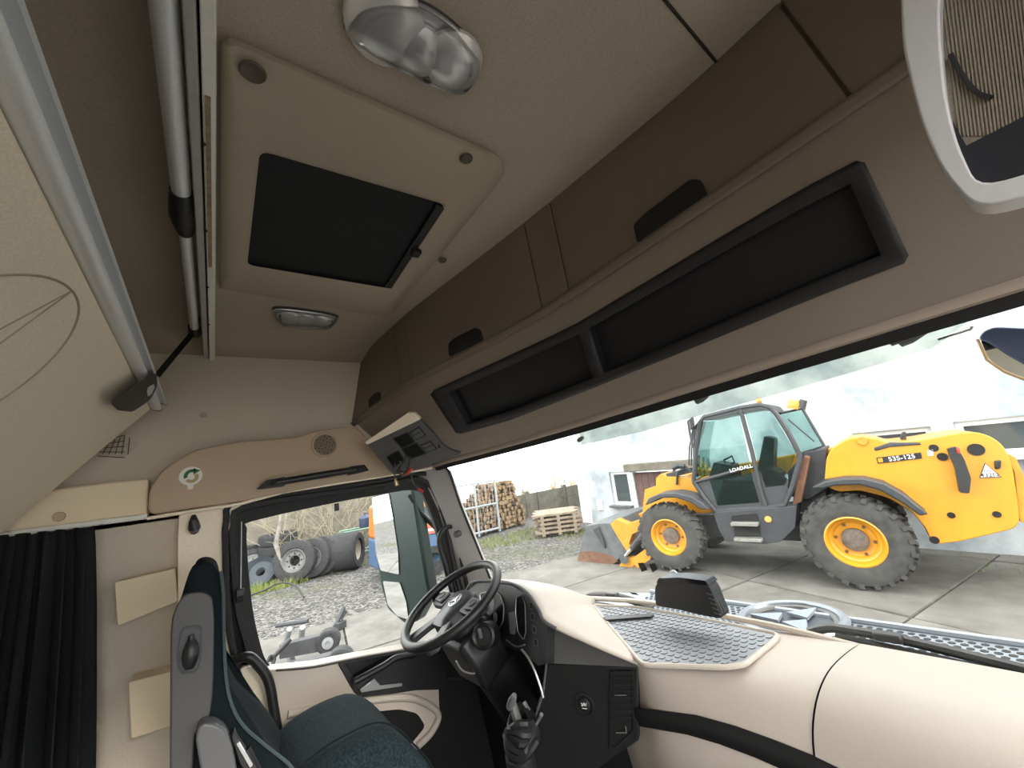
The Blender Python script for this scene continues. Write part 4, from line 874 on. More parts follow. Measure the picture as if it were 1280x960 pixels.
# open front service flap with perforated strip and round emblem
ZF = -.63
fl = thing('front_service_flap', 'open silver front flap with hexagon mesh beyond the windshield', 'front flap', (1.6, .7, ZF))
FLM = mat('flap_silver_paint', (.25, .28, .32), .4, .3); RNG = mat('emblem_silver', (.20, .22, .25), .35, .5)
xo = at(1280, 808, 'Z', ZF).x; xo2 = at(899, 753, 'Z', ZF).x
y0, y1 = -.5, at(890, 752, 'Z', ZF).y
print('flap', xo, xo2, y1)
def fx(y): return xo+(xo2-xo)*(y-at(1280, 808, 'Z', ZF).y)/(at(899, 753, 'Z', ZF).y-at(1280, 808, 'Z', ZF).y)
prism('panel', [V((1.49, y0, ZF)), V((1.49, 1.6, ZF)), V((fx(1.6)-.08, 1.6, ZF)), V((fx(1.4), 1.4, ZF)), V((fx(y0), y0, ZF))], (0, 0, -.02), FLM, fl, bev=.006)
tube('outer_edge', [V((fx(y), y, ZF+.004)) for y in (-.5, 0, .5, 1, 1.4)], .012, FLM, fl, n=8)
hb = MB(); j = 0
ec = at(990, 779, 'Z', ZF); er = (at(927, 775, 'Z', ZF)-at(1055, 787, 'Z', ZF)).length/2
for i in range(9):
    for j in range(80):
        y = -.45+j*.025+(i % 2)*.0125; x = fx(y)-.03-i*.0215
        if x < 1.5 or y > 1.38 or (V((x, y, 0))-V((ec.x, ec.y, 0))).length < er*1.06: continue
        hb.lathe([(.009, 0), (.009, .0008), (0, .0008)], 6, Mx.Translation((x, y, ZF+.0004)))
hb.build('mesh_holes', BLACKM, fl, kind='stuff')
tube('emblem_ring', [ec+V((math.cos(k*math.pi/24)*er, math.sin(k*math.pi/24)*er, .012)) for k in range(48)], .016, RNG, fl, n=8, closed=True)
tube('emblem_ring', [ec+V((math.cos(k*math.pi/24)*er*.86, math.sin(k*math.pi/24)*er*.86, .008)) for k in range(48)], .010, GREYP, fl, n=8, closed=True)
prism('emblem_dish', [ec+V((math.cos(k*math.pi/24)*er*.82, math.sin(k*math.pi/24)*er*.82, .001)) for k in range(48)], (0, 0, .004), mat('emblem_dish_dark', (.03, .035, .05), .4), fl)
for k in range(3):
    a = math.radians(100+120*k); t_ = ec+V((math.cos(a)*er*.86, math.sin(a)*er*.86, .01))
    prism('emblem_point', [t_, ec+V((math.cos(a+.9)*.05, math.sin(a+.9)*.05, .01)), ec+V((math.cos(a-.9)*.05, math.sin(a-.9)*.05, .01))], (0, 0, .01), FLM, fl)
# outside sun visor strip
vz = thing('sun_visor', 'translucent green grey sun visor outside along the top of the windshield', 'sun visor', at(960, 480, 'X', 1.36))
prism('acrylic_sheet', [at(u, v, 'X', 1.36) for u, v in ((716, 530), (724, 557), (800, 540), (900, 512), (1000, 484), (1100, 455), (1165, 435), (1186, 421), (1214, 398), (1250, 330), (900, 440))], (.006, 0, 0), VISG, vz)
for (u, v, s) in ((1142, 420, 1.2), (878, 498, 1), (726, 549, .8), (1122, 426, .6)):
    c_ = at(u, v, 'X', 1.34); tube('clamp', [c_+V((0, .025*s, -.006*s)), c_+V((0, .008*s, 0)), c_+V((0, -.02*s, .008*s))], [.010*s, .014*s, .010*s], GREYP, vz)
tube('support_rod', [at(1172, 424, 'X', 1.37), at(1213, 411, 'X', 1.37), at(1214, 408, 'X', 1.37)], .004, SATIN, vz, n=6)
# ramp mirror in front of the windshield (top right)
rm = thing('front_mirror', 'dark blue ramp mirror housing outside at the right edge of the windshield', 'outside mirror', at(1270, 440, 'X', 1.5))
NAVY = mat('navy_paint', (.05, .065, .12), .3, coat=.5)
P = rpoly([at(u, v, 'X', 1.5) for u, v in ((1222, 424), (1228, 414), (1242, 408), (1290, 410), (1420, 425), (1420, 520), (1290, 462), (1260, 445), (1238, 430))], .02)
prism('housing', P, (.14, 0, 0), NAVY, rm, bev=.02, seg=4)
P = rpoly([at(u, v, 'X', 1.485) for u, v in ((1225, 424), (1238, 430), (1262, 446), (1290, 461), (1420, 520), (1420, 545), (1290, 476), (1256, 463), (1236, 449))], .01)
prism('mirror_face', P, (.02, 0, 0), MIRR, rm)
tube('orange_reflection', [at(u, v, 'X', 1.483) for u, v in ((1222, 424), (1234, 450), (1256, 465), (1290, 478), (1420, 548))], .003, mat('tan_reflection', (.45, .28, .12), .5), rm, n=6)  # orange reflection along the mirror edge, put in as a tan tube
# driver side mirrors outside
dm = thing('side_mirror', 'tall outside mirror pair in dark green housing seen through the driver window', 'outside mirror', at(505, 690, 'Y', 2.55))
nM = V((-.9, -.43, 0)).normalized(); pM = at(495, 690, 'Y', 2.55)
MF = lambda pts, off=0: [atp(u, v, pM+nM*off, nM) for u, v in pts]
DKG = mat('dark_green_housing', (.012, .03, .028), .3)
prism('housing', rpoly(MF(((463, 612), (515, 606), (528, 690), (537, 745), (520, 778), (505, 780), (484, 762), (476, 735), (470, 700))), .02), -nM*.09, DKG, dm, bev=.02, seg=3)
prism('upper_mirror', rpoly(MF(((466, 622), (486, 617), (492, 650), (498, 690), (499, 718), (476, 713), (470, 690)), .004), .012), nM*.003, MIRR, dm)
prism('lower_mirror', rpoly(MF(((479, 726), (500, 728), (508, 752), (511, 774), (497, 770), (485, 756)), .004), .012), nM*.003, MIRR, dm)
tube('mount_arm', [at(u, v, 'Y', 2.4) for u, v in ((512, 618), (525, 640), (545, 660))], .016, BLACKP, dm, n=8)
# ================================================================ YARD
def gravelmat(name, c1, c2, c3, sc):
    m = bpy.data.materials.new(name); m.use_nodes = True; t = m.node_tree; b = t.nodes['Principled BSDF']; b.inputs['Roughness'].default_value = .95; b.inputs['Specular IOR Level'].default_value = .1
    tc = t.nodes.new('ShaderNodeTexCoord'); vo = t.nodes.new('ShaderNodeTexVoronoi'); vo.inputs['Scale'].default_value = sc; t.links.new(tc.outputs['Object'], vo.inputs['Vector'])
    rp = t.nodes.new('ShaderNodeValToRGB'); sx = t.nodes.new('ShaderNodeSeparateColor'); t.links.new(vo.outputs['Color'], sx.inputs[0]); t.links.new(sx.outputs[0], rp.inputs[0])
    e = rp.color_ramp.elements; e[0].color = (*c1, 1); e[1].color = (*c3, 1); k = e.new(.5); k.color = (*c2, 1)
    n = t.nodes.new('ShaderNodeTexNoise'); n.inputs['Scale'].default_value = .5; n.inputs['Detail'].default_value = 6; t.links.new(tc.outputs['Object'], n.inputs[0])
    mx = t.nodes.new('ShaderNodeMix'); mx.data_type = 'RGBA'; r2 = t.nodes.new('ShaderNodeValToRGB'); r2.color_ramp.elements[0].position = .55; r2.color_ramp.elements[1].position = .75
    t.links.new(n.outputs['Fac'], r2.inputs[0]); t.links.new(r2.outputs[0], mx.inputs['Factor']); t.links.new(rp.outputs[0], mx.inputs['A']); mx.inputs['B'].default_value = (.085, .09, .055, 1)
    t.links.new(mx.outputs['Result'], b.inputs['Base Color'])
    bp = t.nodes.new('ShaderNodeBump'); bp.inputs['Strength'].default_value = .8; bp.inputs['Distance'].default_value = .03; t.links.new(vo.outputs['Distance'], bp.inputs['Height']); t.links.new(bp.outputs[0], b.inputs['Normal']); return m
GRAV = gravelmat('grey_gravel', (.042, .041, .042), (.10, .098, .096), (.22, .21, .197), 22)
CONC = mat('yard_concrete', (.100, .094, .086), .9, var=.0, vs=1.6, col2=(.172, .166, .156), bump=.4, bs=40, spec=.2, detail=9)
CONC2 = mat('old_fence_concrete', (.12, .11, .088), .95, vs=3, col2=(.20, .185, .155), bump=.5, bs=30, spec=.1, detail=8)
PLAS = mat('pale_blue_plaster', (.27, .31, .345), .95, vs=.9, col2=(.58, .61, .63), bump=.2, bs=20, spec=.1, detail=10)
PVC = mat('white_window_frame', (.78, .79, .78), .4)
DGL = mat('dark_window_glass', (.06, .075, .08), .08)
YEL = mat('yellow_paint', (.58, .26, .016), .38, var=.06, vs=5, coat=.2)
YELD = mat('worn_yellow_paint', (.46, .20, .015), .55, vs=9, col2=(.58, .26, .02))
DGM = mat('machine_grey', (.034, .037, .042), .5, var=.15, vs=8)
TYRE = mat('dusty_tyre_rubber', (.036, .035, .034), .9, vs=7, col2=(.062, .06, .057), bump=.3, bs=40)
TYRB = mat('black_tyre_rubber', (.022, .023, .025), .85, var=.3, vs=12)
RUST = mat('rusty_steel', (.10, .045, .026), .8, vs=10, col2=(.17, .085, .05), detail=8)
STEEL = mat('bare_grey_steel', (.11, .117, .125), .55, .3, var=.2, vs=8)
TGL = glassmat('machine_window_glass', (.62, .76, .74), 1.1)
GRASS = mat('grass_green', (.11, .16, .03), .9, vs=30, col2=(.22, .23, .07))
g = ext('gravel_ground', 'grey gravel yard with weedy patches behind the concrete slabs', None, 0, 0, -.05, kind='structure')
mk('gravel_surface', [(-60, -60, 0), (24, -60, 0), (24, 16, 0), (-60, 16, 0)], [(0, 1, 2, 3)], GRAV, g)
cy = ext('concrete_yard', 'pale concrete slabs paving the yard around the loader', None, 5.1, 5.9, 0, math.radians(-10), kind='structure')
sl = mkmesh('slab', *boxg((0, 0, -.06), (2.97, 2.02, .12)), CONC); sl2 = mkmesh('slab', *boxg((0, 0, -.06), (2.97, 1.66, .12)), CONC)
for i in range(-5, 5):
    for j in range(-8, 1):
        o = bpy.data.objects.new('slab', sl if j < 0 else sl2); put(o, cy); o.location = (-3.6+1.5+i*3.0+(j % 2)*.0, (2.05*j+1.025) if j < 0 else .86, random.uniform(-.008, .004)); o.rotation_euler = (random.uniform(-.002, .002), random.uniform(-.002, .002), 0)
# grass tufts
def tuft(u, v, n, rad, hh, label):
    x, y = gnd(u, v); t = ext('grass_patch', label, 'grass', x, y, -.05, kind='stuff'); mb = MB()
    for k in range(n):
        a = random.uniform(0, 6.28); r = rad*math.sqrt(random.random()); p = V((math.cos(a)*r*1.6, math.sin(a)*r*.7, 0)); d = V((random.uniform(-.4, .4), random.uniform(-.4, .4), 1))*hh*random.uniform(.5, 1.2); w_ = V((random.uniform(-1, 1), random.uniform(-1, 1), 0)).normalized()*.012
        mb.add([p-w_, p+w_, p+d], [(0, 1, 2)])
    mb.build('blades', GRASS, t, smooth=False, kind='stuff')
tuft(338, 734, 500, .55, .22, 'green grass tuft in front of the old tyres'); tuft(655, 668, 900, 1.3, .14, 'yellow green weeds before the firewood pile'); tuft(425, 709, 160, .5, .15, 'dry weeds under the drum tyre'); tuft(728, 665, 200, .6, .15, 'weeds beside the timber stack'); tuft(1270, 696, 300, .9, .08, 'moss growing at the foot of the building wall')
# ---------------------------------------------------------------- building
XB = 10.15
def bw(u, v, d=0): p = eat(u, v, 'X', XB+d); return V((0, p.y, p.z))
bd_ = ext('plaster_building', 'pale blue plastered building behind the loader', 'building', XB, 9.6, 0)
BY = 9.62
def L(y, z, x=0): return V((x, y-9.6, z))
def rect(u0, v0, u1, v1): a, b = bw(u0, v0), bw(u1, v1); return min(a.y, b.y), max(a.y, b.y), min(a.z, b.z), max(a.z, b.z)
WIN = [('w', (762, 593.5, 786, 626), False), ('w', (1188, 522, 1282, 572), True), ('w', (1080, 545, 1136, 556), True)]
wins = []
for k, q_, wd_ in WIN:
    y0, y1, z0, z1 = rect(*q_)
    if wd_ and q_[0] == 1188: y0, y1, z0, z1 = bw(1280, 522).y-.35, bw(1190, 525).y, bw(1240, 570).z, bw(1240, 523).z
    if q_[0] == 1080: c_ = bw(1112, 541); y0, y1, z0, z1 = c_.y-.55, c_.y+.55, c_.z-1.1, c_.z+.05
    if q_[0] == 762: c_ = bw(775, 610); y0, y1, z0, z1 = c_.y-.36, c_.y+.36, c_.z-.52, c_.z+.5
    wins.append((y0, y1, z0, z1)); print('win', y0, y1, z0, z1)
dy0, dy1, dz1 = bw(862, 580).y, bw(793, 600).y, bw(795, 588).z
print('door', dy0, dy1, dz1)
opens = wins+[(dy0, dy1, -.2, dz1)]
yb = sorted({-16.0, BY}|{a for o_ in opens for a in o_[:2]}); zb_ = sorted({-.2, 9.5}|{a for o_ in opens for a in o_[2:]})
mb = MB()
for i in range(len(yb)-1):
    for j in range(len(zb_)-1):
        ym, zm = (yb[i]+yb[i+1])/2, (zb_[j]+zb_[j+1])/2
        if any(o_[0] < ym < o_[1] and o_[2] < zm < o_[3] for o_ in opens): continue
        mb.add([L(yb[i], zb_[j]), L(yb[i+1], zb_[j]), L(yb[i+1], zb_[j+1]), L(yb[i], zb_[j+1])], [(0, 1, 2, 3)])
for (a, b, c0, d0) in opens:
    mb.grid([[L(a, c0, x), L(b, c0, x), L(b, d0, x), L(a, d0, x)] for x in (0, .22)], True)
mb.box(L(BY+.05, 4.6, 4.1)+V((0, -.08, 0)), (8, .05, 9.8)); mb.build('wall', PLAS, bd_, smooth=False)
box('corner_pier', L(BY+.3, 4.65, .45), (.5, .75, 9.7), mat('whitewash', (.80, .83, .84), .95, vs=2, col2=(.88, .89, .89)), bd_, bev=.02)
for i, (a, b, c0, d0) in enumerate(wins):
    O = [L(a, c0, .1), L(b, c0, .1), L(b, d0, .1), L(a, d0, .1)]; q_ = .09; I = [L(a+q_, c0+q_, .1), L(b-q_, c0+q_, .1), L(b-q_, d0-q_, .1), L(a+q_, d0-q_, .1)]
    f = ring('window', O, I, (.06, 0, 0), PVC, bd_, smooth=False); prism('pane', [p+V((.03, 0, 0)) for p in I], (.01, 0, 0), DGL, f, smooth=False)
    box('sill', L((a+b)/2, c0-.03, -.03), (.3, b-a+.1, .06), PVC if i else STEEL, f, bev=.01)
n = 2
for k in range(n):
    a = dy0+(dy1-dy0)*k/n+.02; b = dy0+(dy1-dy0)*(k+1)/n-.02
    lf = box('door_leaf', L((a+b)/2, dz1/2-.05, .08), (.06, b-a, dz1-.05), mat('brown_door_wood', (.13, .075, .065), .7, var=.2, vs=5), bd_, bev=.006)
    for j in range(4):
        yy = a+(b-a)*(j+.5)/4; box('plank', L(yy, dz1/2-.05, .045), (.02, (b-a)/4-.012, dz1-.12), MT['brown_door_wood'], lf)
box('door_post', L(dy1+.06, dz1/2, .02), (.14, .12, dz1), PVC, bd_); box('lintel', L((dy0+dy1)/2-.2, dz1+.10, -.1), (.3, dy1-dy0+.7, .22), CONC2, bd_, bev=.02)
c_ = bw(750.5, 631); box('meter_box', L(c_.y, c_.z, -.03), (.06, .2, .33), PVC, bd_, bev=.01)
# ---------------------------------------------------------------- boundary wall of concrete panels with barbed-wire posts
def fence(fa, fb, rows_, ph, label):
    fd = (fb-fa).normalized(); n_ = int((fb-fa).length/2.1)
    fw = ext('concrete_fence', label, 'fence', fa.x, fa.y, -.05, math.atan2(fd.y, fd.x), 'concrete fences')
    pm = mkmesh('panel', *boxg((0, 0, 0), (2.05, .07, .47)), CONC2); po = mkmesh('post', *boxg((0, 0, ph/2-.1), (.18, .2, ph)), CONC2)
    for i in range(n_):
        for j in range(rows_): o = bpy.data.objects.new('panel', pm); put(o, fw); o.location = (1.05+i*2.1, random.uniform(-.006, .006), .24+j*.468)
        o = bpy.data.objects.new('post', po); put(o, fw); o.location = (i*2.1, .0, 0)
fence(V((-4.0, 14.9)), V((6.6, 14.2)), 5, 2.5, 'tall weathered concrete panel fence behind the old tyres')
fence(V((6.4, 13.9)), V((21.2, 13.0)), 2, 1.15, 'low concrete panel fence behind the firewood, seen through the windshield')
for i, (u, v0, v1) in enumerate(((595, 605, 625), (640, 600, 640), (674.5, 600, 642), (707, 594, 612))):
    p = eat(u, v1, 'Y', 13.3); q_ = eat(u, v0, 'Y', 13.3); t = ext('wire_post', ('leftmost', 'second', 'third', 'rightmost')[i]+' bent barbed wire post seen over the fence through the windshield', 'post', p.x, p.y, 0, group='bent fence posts')
    hh = q_.z; tube('pole', [V((0, 0, 0)), V((0, 0, hh-.2)), V((.06, -.02, hh-.06)), V((.17, -.05, hh))], .022, DGM, t, n=6)
# gate
ga, gb2 = gnd(571, 678), gnd(625, 664)
gt = ext('yard_gate', 'pale steel tube gate with mesh leaning open before the firewood', 'gate', ga[0], ga[1], 0, math.atan2(gb2[1]-ga[1], gb2[0]-ga[0])); gw = math.hypot(gb2[0]-ga[0], gb2[1]-ga[1]); gh_ = 1.75
GM = mat('pale_blue_gate_paint', (.30, .34, .37), .5)
for z in (.12, gh_*.55, gh_): tube('rail', [V((0, 0, z)), V((gw, 0, z))], .035, GM, gt, n=6)
for x in (0, gw*.5, gw): tube('upright', [V((x, 0, 0)), V((x, 0, gh_+.05))], .04, GM, gt, n=6)
for k in range(1, 12): tube('mesh_wire', [V((gw*k/12, 0, .1)), V((gw*k/12, 0, gh_))], .008, GM, gt, n=4)
# firewood pile
LOGM = mat('log_bark', (.10, .065, .04), .9, var=.3, vs=10); LOGE = mat('log_cut_end', (.20, .13, .075), .85, vs=8, col2=(.36, .25, .15))
lx, ly = gnd(657, 657); random.seed(11)
vs, fs = latheg([(0, -.2), (.075, -.2), (.075, .2), (0, .2)], 7, Mx.Rotation(math.pi/2, 4, 'X'))
me = mkmesh('log', vs, fs, LOGE); me.materials.append(LOGM)
for p in me.polygons:
    if abs(p.normal.y) < .5: p.material_index = 1
k = 0
for j in range(12):
    for i in range(22-int(j*1.1)):
        xx = lx+.3-i*.145-j*.02-random.uniform(0, .02); zz = .02+j*.135
        o = ext('firewood_log', 'cut firewood log with a pale round end in the big heap by the fence', 'log', 0, 0, group='firewood heap'); bpy.data.objects.remove(o)
        o = bpy.data.objects.new('firewood_log', me); COL.objects.link(o); s_ = random.uniform(.8, 1.2)
        o.matrix_world = EX @ Mx.Translation((xx, ly+.55+random.uniform(-.12, .12)+.06*j*.5, zz-HG+.06)) @ Mx.Rotation(random.uniform(-.25, .25), 4, 'Z') @ Mx.Rotation(random.uniform(0, 6), 4, 'Y') @ Mx.Diagonal((s_, 1, s_, 1)); MW[o] = o.matrix_world.copy()
        tag(o, 'cut firewood log with a pale round end in the big heap by the fence', 'log', 'firewood heap'); k += 1
# timber stack
ta, tb2 = gnd(676, 668), gnd(716, 676)
tw = ext('timber_stack', 'stack of sawn timber boards on bearers left of the building', 'timber', ta[0]+.55, ta[1]-.2, 0, math.radians(-35))
TIM = mat('weathered_timber', (.15, .115, .08), .85, vs=6, col2=(.30, .24, .18)); bm_ = mkmesh('board', *boxg((0, 0, 0), (1.35, .2, .06)), TIM); bm2 = mkmesh('bearer', *boxg((0, 0, 0), (.10, 1.2, .07)), TIM)
for j in range(5):
    for i in range(6): o = bpy.data.objects.new('board', bm_); put(o, tw); o.location = (random.uniform(-.12, .12), -.5+i*.2, .1+j*.125); o.rotation_euler = (0, 0, random.uniform(-.02, .02))
    for x in (-.5, 0, .5): o = bpy.data.objects.new('bearer', bm2); put(o, tw); o.location = (x, 0, .035+j*.125)
# ---------------------------------------------------------------- old tyres by the fence
def tyre_parts(t, r, w_, mx, rimm, face=True, trm=TYRB):
    ty = lathe('tyre', [(r*.58, -w_*.42), (r*.62, -w_*.5), (r*.9, -w_*.5), (r*.98, -w_*.42), (r, -w_*.25), (r, w_*.25), (r*.98, w_*.42), (r*.9, w_*.5), (r*.62, w_*.5), (r*.58, w_*.42), (r*.56, 0), (r*.58, -w_*.42)], trm, t, 32, mx)
    if rimm:
        ri = lathe('rim', [(r*.57, -w_*.4), (r*.57, w_*.40), (r*.54, w_*.42), (r*.50, w_*.34), (r*.42, w_*.2), (r*.26, w_*.16), (r*.24, w_*.05), (r*.24, -w_*.1), (r*.5, -w_*.2), (r*.54, -w_*.4), (r*.57, -w_*.4)], rimm, t, 28, mx)
        for k in range(8):
            a = k*math.pi/4; lathe('bolt_hole', [(r*.045, 0), (r*.045, .006), (0, .006)], BLACKM, ri, 8, mx @ Mx.Translation((math.cos(a)*r*.34, math.sin(a)*r*.34, w_*.185)))
    return ty
RIMW = mat('dull_white_rim', (.11, .11, .11), .5, var=.15, vs=10); RIMC = mat('cream_rim', (.38, .35, .29), .6)
def old_tyre(u, v, r, w_, yaw, tilt, label, rimm=RIMW, dz=0, z=0, name='old_tyre', cat='tyre'):
    x, y = gnd(u, v); t = ext(name, label, cat, x, y+.2, z-.05, group='old tyres by the fence')
    d = V((math.cos(yaw)*math.cos(tilt), math.sin(yaw)*math.cos(tilt), math.sin(tilt))); mx = aim((0, 0, r*abs(math.cos(tilt))+.5*w_*abs(math.sin(tilt))), d, (0, 0, 1)); tyre_parts(t, r, w_, mx, rimm); return t
R = math.radians
old_tyre(371, 727, .52, .30, R(-118), R(10), 'leaning truck tyre with pale steel rim, nearest of the row'); old_tyre(394, 721, .50, .28, R(-130), R(8), 'second leaning truck tyre of the row by the fence'); old_tyre(408, 717, .50, .28, R(-140), R(6), 'third leaning tyre of the row by the fence', RIMC); old_tyre(436, 711, .50, .75, R(-35), R(0), 'wide double tyre standing at the right end of the row', RIMC)
old_tyre(316, 726, .50, .28, R(-100), R(50), 'tyre lying tilted at the left edge of the heap'); old_tyre(320, 716, .50, .28, R(-90), R(80), 'tyre lying flat behind the tilted one', z=.3); old_tyre(318, 718, .5, .28, R(-90), R(84), 'topmost flat tyre of the left heap', z=.65)
for k, lb in enumerate(('lowest', 'second', 'third', 'topmost')):
    old_tyre(349, 718, .5, .28, R(-90), R(88), lb+' black tyre of the flat stack behind the row', None, z=.28*k+.02)
x, y = gnd(326, 729); t = ext('discarded_wheel_rim', 'blue grey steel rim leaning on the grass in front of the tyres', 'rim', x, y, 0)  # a bare steel wheel rim without any cap
lathe('rim_ring', [(.36, -.08), (.38, -.1), (.38, .1), (.36, .08), (.28, .0), (.12, .02), (.1, 0), (.28, -.05), (.36, -.08)], mat('blue_grey_steel', (.025, .034, .046), .6), t, 24, aim((0, 0, .28), (-.3, -.8, .5), (0, 0, 1)))
t = ext('birch_post', 'pale peeling post standing between the tyre stacks', 'post', *gnd(352, 729), 0)
tube('post', [V((0, 0, -.05)), V((-.02, 0, .6)), V((-.12, .05, 1.0)), V((-.02, .05, 1.5)), V((.02, .08, 2.0))], [.06, .05, .06, .04, .035], mat('birch_bark', (.13, .12, .105), .8, vs=8, col2=(.24, .225, .20)), t, n=8)
x, y = gnd(325, 722); t = ext('concrete_post', 'grey concrete post behind the left tyre heap', 'post', x-.05, y+.8, -.05); box('shaft', (0.3, 0, .85), (.35, .3, 1.75), CONC2, t, bev=.02)
# green rack beside the drum
x, y = gnd(462, 705); t = ext('green_rack', 'light green steel rack with a dark canister near the outside mirror', 'rack', x, y+.4, -.05)
GRM = mat('light_green_paint', (.16, .29, .21), .5)
for xx in (-.55, .45):
    for yy in (0, .5): tube('leg', [V((xx, yy, 0)), V((xx, yy, 1.0))], .03, GRM, t, n=6)
for z in (.35, .98):
    for yy in (0, .5): tube('rail', [V((-.55, yy, z)), V((.45, yy, z))], .025, GRM, t, n=6)
t2 = ext('canister', 'small dark blue canister on the green rack', 'canister', x+.1, y+.6, .96); lathe('body', [(0, 0), (.16, 0), (.17, .05), (.17, .26), (.1, .34), (.04, .36), (.04, .4), (0, .4)], mat('dark_blue_plastic', (.03, .045, .09), .5), t2, 16)
# bare shrubs against the fence
BR = mat('pale_dry_twigs', (.26, .23, .165), .9)
def shrub(x, y, h, n, lab, mtl=BR, sp=.5, group='bare shrubs'):
    t = ext('bare_shrub', lab, 'shrub', x, y, -.05, group=group); mb = MB()
    for k in range(n):
        p = V((random.uniform(-.2, .2), random.uniform(-.1, .1), 0)); pts = [p]; d = V((random.uniform(-sp, sp), random.uniform(-.2, .2), 1))
        for s_ in range(6): d = (d+V((random.uniform(-.5, .5), random.uniform(-.2, .2), random.uniform(-.25, .1)))).normalized(); p = p+d*h/5; pts.append(p)
        mb.tube(pts, [.022, .018, .014, .010, .008, .006, .004], 4)
        for q_ in pts[2:]:
            e_ = q_+V((random.uniform(-.5, .5), random.uniform(-.2, .2), random.uniform(.0, .5))); mb.tube([q_, (q_+e_)/2+V((0, 0, .06)), e_], [.008, .006, .003], 3)
    mb.build('branches', mtl, t, kind='stuff')
for i, x in enumerate((1.9, 2.9, 3.6, 4.4, 5.3)): shrub(x, 13.7, 2.1, 12, ('thin', 'spreading', 'tall', 'dense', 'low')[i]+' bare shrub growing before the concrete fence')
YT_ = mat('yellow_autumn_twigs', (.30, .24, .09), .9)
for i, (u, dd_) in enumerate(((650, 9), (690, 11), (715, 10), (600, 13))):
    p = eat(u, 594, 'Y', 16+i); shrub(p.x, p.y, max(1.2, p.z*1.1), 30, ('yellowish', 'taller yellowish', 'pale yellow', 'thin distant')[i]+' bare tree beyond the fence', YT_, .6, 'trees beyond the fence')
# ---------------------------------------------------------------- steel implement outside the driver door
ix, iy = gnd(400, 822); im = ext('steel_implement', 'grey steel attachment frame with two roller arms on the concrete', 'attachment', ix, iy, 0)
def ig(u, v, z): p = gnd(u, v, z); return V((p[0]-ix, p[1]-iy, z))
for (p0, p1, r) in (((352, 812), (412, 798), .14), ((368, 836), (427, 822), .14)):
    a, b = ig(*p0, .35), ig(*p1, .35); d = (b-a).normalized(); s_ = V((0, 0, 1)); n_ = d.cross(s_)
    prism('arm', rpoly([a-s_*.07, a+s_*.09, b+s_*.10, b-s_*.10], .01), n_*.12, mat('implement_grey', (.035, .037, .04), .6, var=.2, vs=10), im, bev=.01)
    ro = lathe('roller', [(0, -.16), (.13, -.16), (.145, -.12), (.145, .02), (.12, .035), (.08, .03), (0, .03)], TYRB, im, 24, aim(b+n_*.13, n_, (0, 0, 1))); lathe('roller_cap', [(.075, .02), (.07, .045), (.03, .05), (.025, .035), (0, .035)], MT['dull_zinc'] if 'dull_zinc' in MT else mat('dull_zinc', (.20, .21, .22), .5), ro, 18, aim(b+n_*.13, n_, (0, 0, 1)))
for (p0, p1, z0, z1) in (((354, 815), (362, 786), .1, .5), ((376, 812), (378, 784), .1, .5)): box_a, box_b = ig(*p0, z0), ig(*p1, z1); tube('upright', [box_a, box_b], .04, mat('dull_zinc', (.20, .21, .22), .5), im, n=8)
tube('rod', [ig(338, 825, .4), ig(362, 800, .5)], .03, BLACKP, im); tube('crossbar', [ig(345, 782, .55), ig(385, 776, .55)], .03, DGM, im); tube('hose_end', cr([ig(334, 828, .4), ig(338, 820, .45), ig(343, 824, .4), ig(340, 832, .35)], 4), .02, BLACKP, im); tube('pin', [ig(362, 818, .2), ig(366, 830, .2)], .045, STEEL, im)
t = ext('metal_scrap', 'small dark iron scrap lying on the pale concrete slab', 'scrap', *gnd(424, 786), .0)
mb = MB(); mb.tube([V((-.08, 0, .05)), V((0, .02, .14)), V((.1, .05, .3))], .035, 6); mb.box((.02, -.03, .06), (.16, .1, .11), Mx.Rotation(.5, 3, 'Z')); mb.box((.07, .05, .2), (.1, .06, .14), Mx.Rotation(.7, 3, 'Y')); mb.build('iron_lump', RUST if False else DGM, t, bev=.01)
t = ext('loose_cable', 'thin dark cable lying on the gravel near the tyres', 'cable', *gnd(345, 748), 0)
tube('cable', cr([V((gnd(u, v)[0]-gnd(345, 748)[0], gnd(u, v)[1]-gnd(345, 748)[1], z)) for u, v, z in ((310, 748, .05), (330, 745, .12), (350, 740, .2), (368, 740, .15), (380, 748, .02))], 5), .02, BLACKP, t, n=6)
# orange and blue van behind the outside mirror
vx, vy = gnd(531, 722); vn = ext('orange_van', 'orange and blue vehicle parked behind the outside mirror', 'van', vx, vy+.9, -.05, R(0))
ORG = mat('orange_paint', (.55, .15, .025), .4); BLU = mat('blue_paint', (.06, .11, .20), .45)
prism('lower_body', [V(q) for q in ((-.75, -.8, .25), (.62, -.8, .25), (.62, -.8, .95), (-.75, -.8, .95))], (0, 1.6, 0), BLU, vn, bev=.06)
prism('upper_body', [V(q) for q in ((-.75, -.78, .93), (.60, -.78, .93), (.5, -.78, 1.72), (-.7, -.78, 1.75))], (0, 1.56, 0), ORG, vn, bev=.08)
box('red_band', (.1, -.82, 1.05), (.85, .02, .18), mat('red_white_strip', (.75, .12, .10), .5), vn); box('band_print', (.12, -.835, 1.05), (.6, .01, .05), WHT, vn); prism('side_window', [V(q) for q in ((.0, -.80, 1.3), (.5, -.80, 1.3), (.45, -.80, 1.6), (.0, -.80, 1.62))], (0, .01, 0), DGL, vn); box('blue_tarp', (.0, 0, 2.05), (1.2, 1.2, .7), mat('grey_blue_tarp', (.16, .21, .25), .7), vn, bev=.12)
for x in (-.4, .3): lathe('wheel', [(0, -.1), (.2, -.1), (.32, -.08), (.34, 0), (.32, .1), (.18, .1), (.16, .05), (0, .05)], TYRB, vn, 20, aim((x, -.75, .34), (0, -1, 0), (0, 0, 1)))
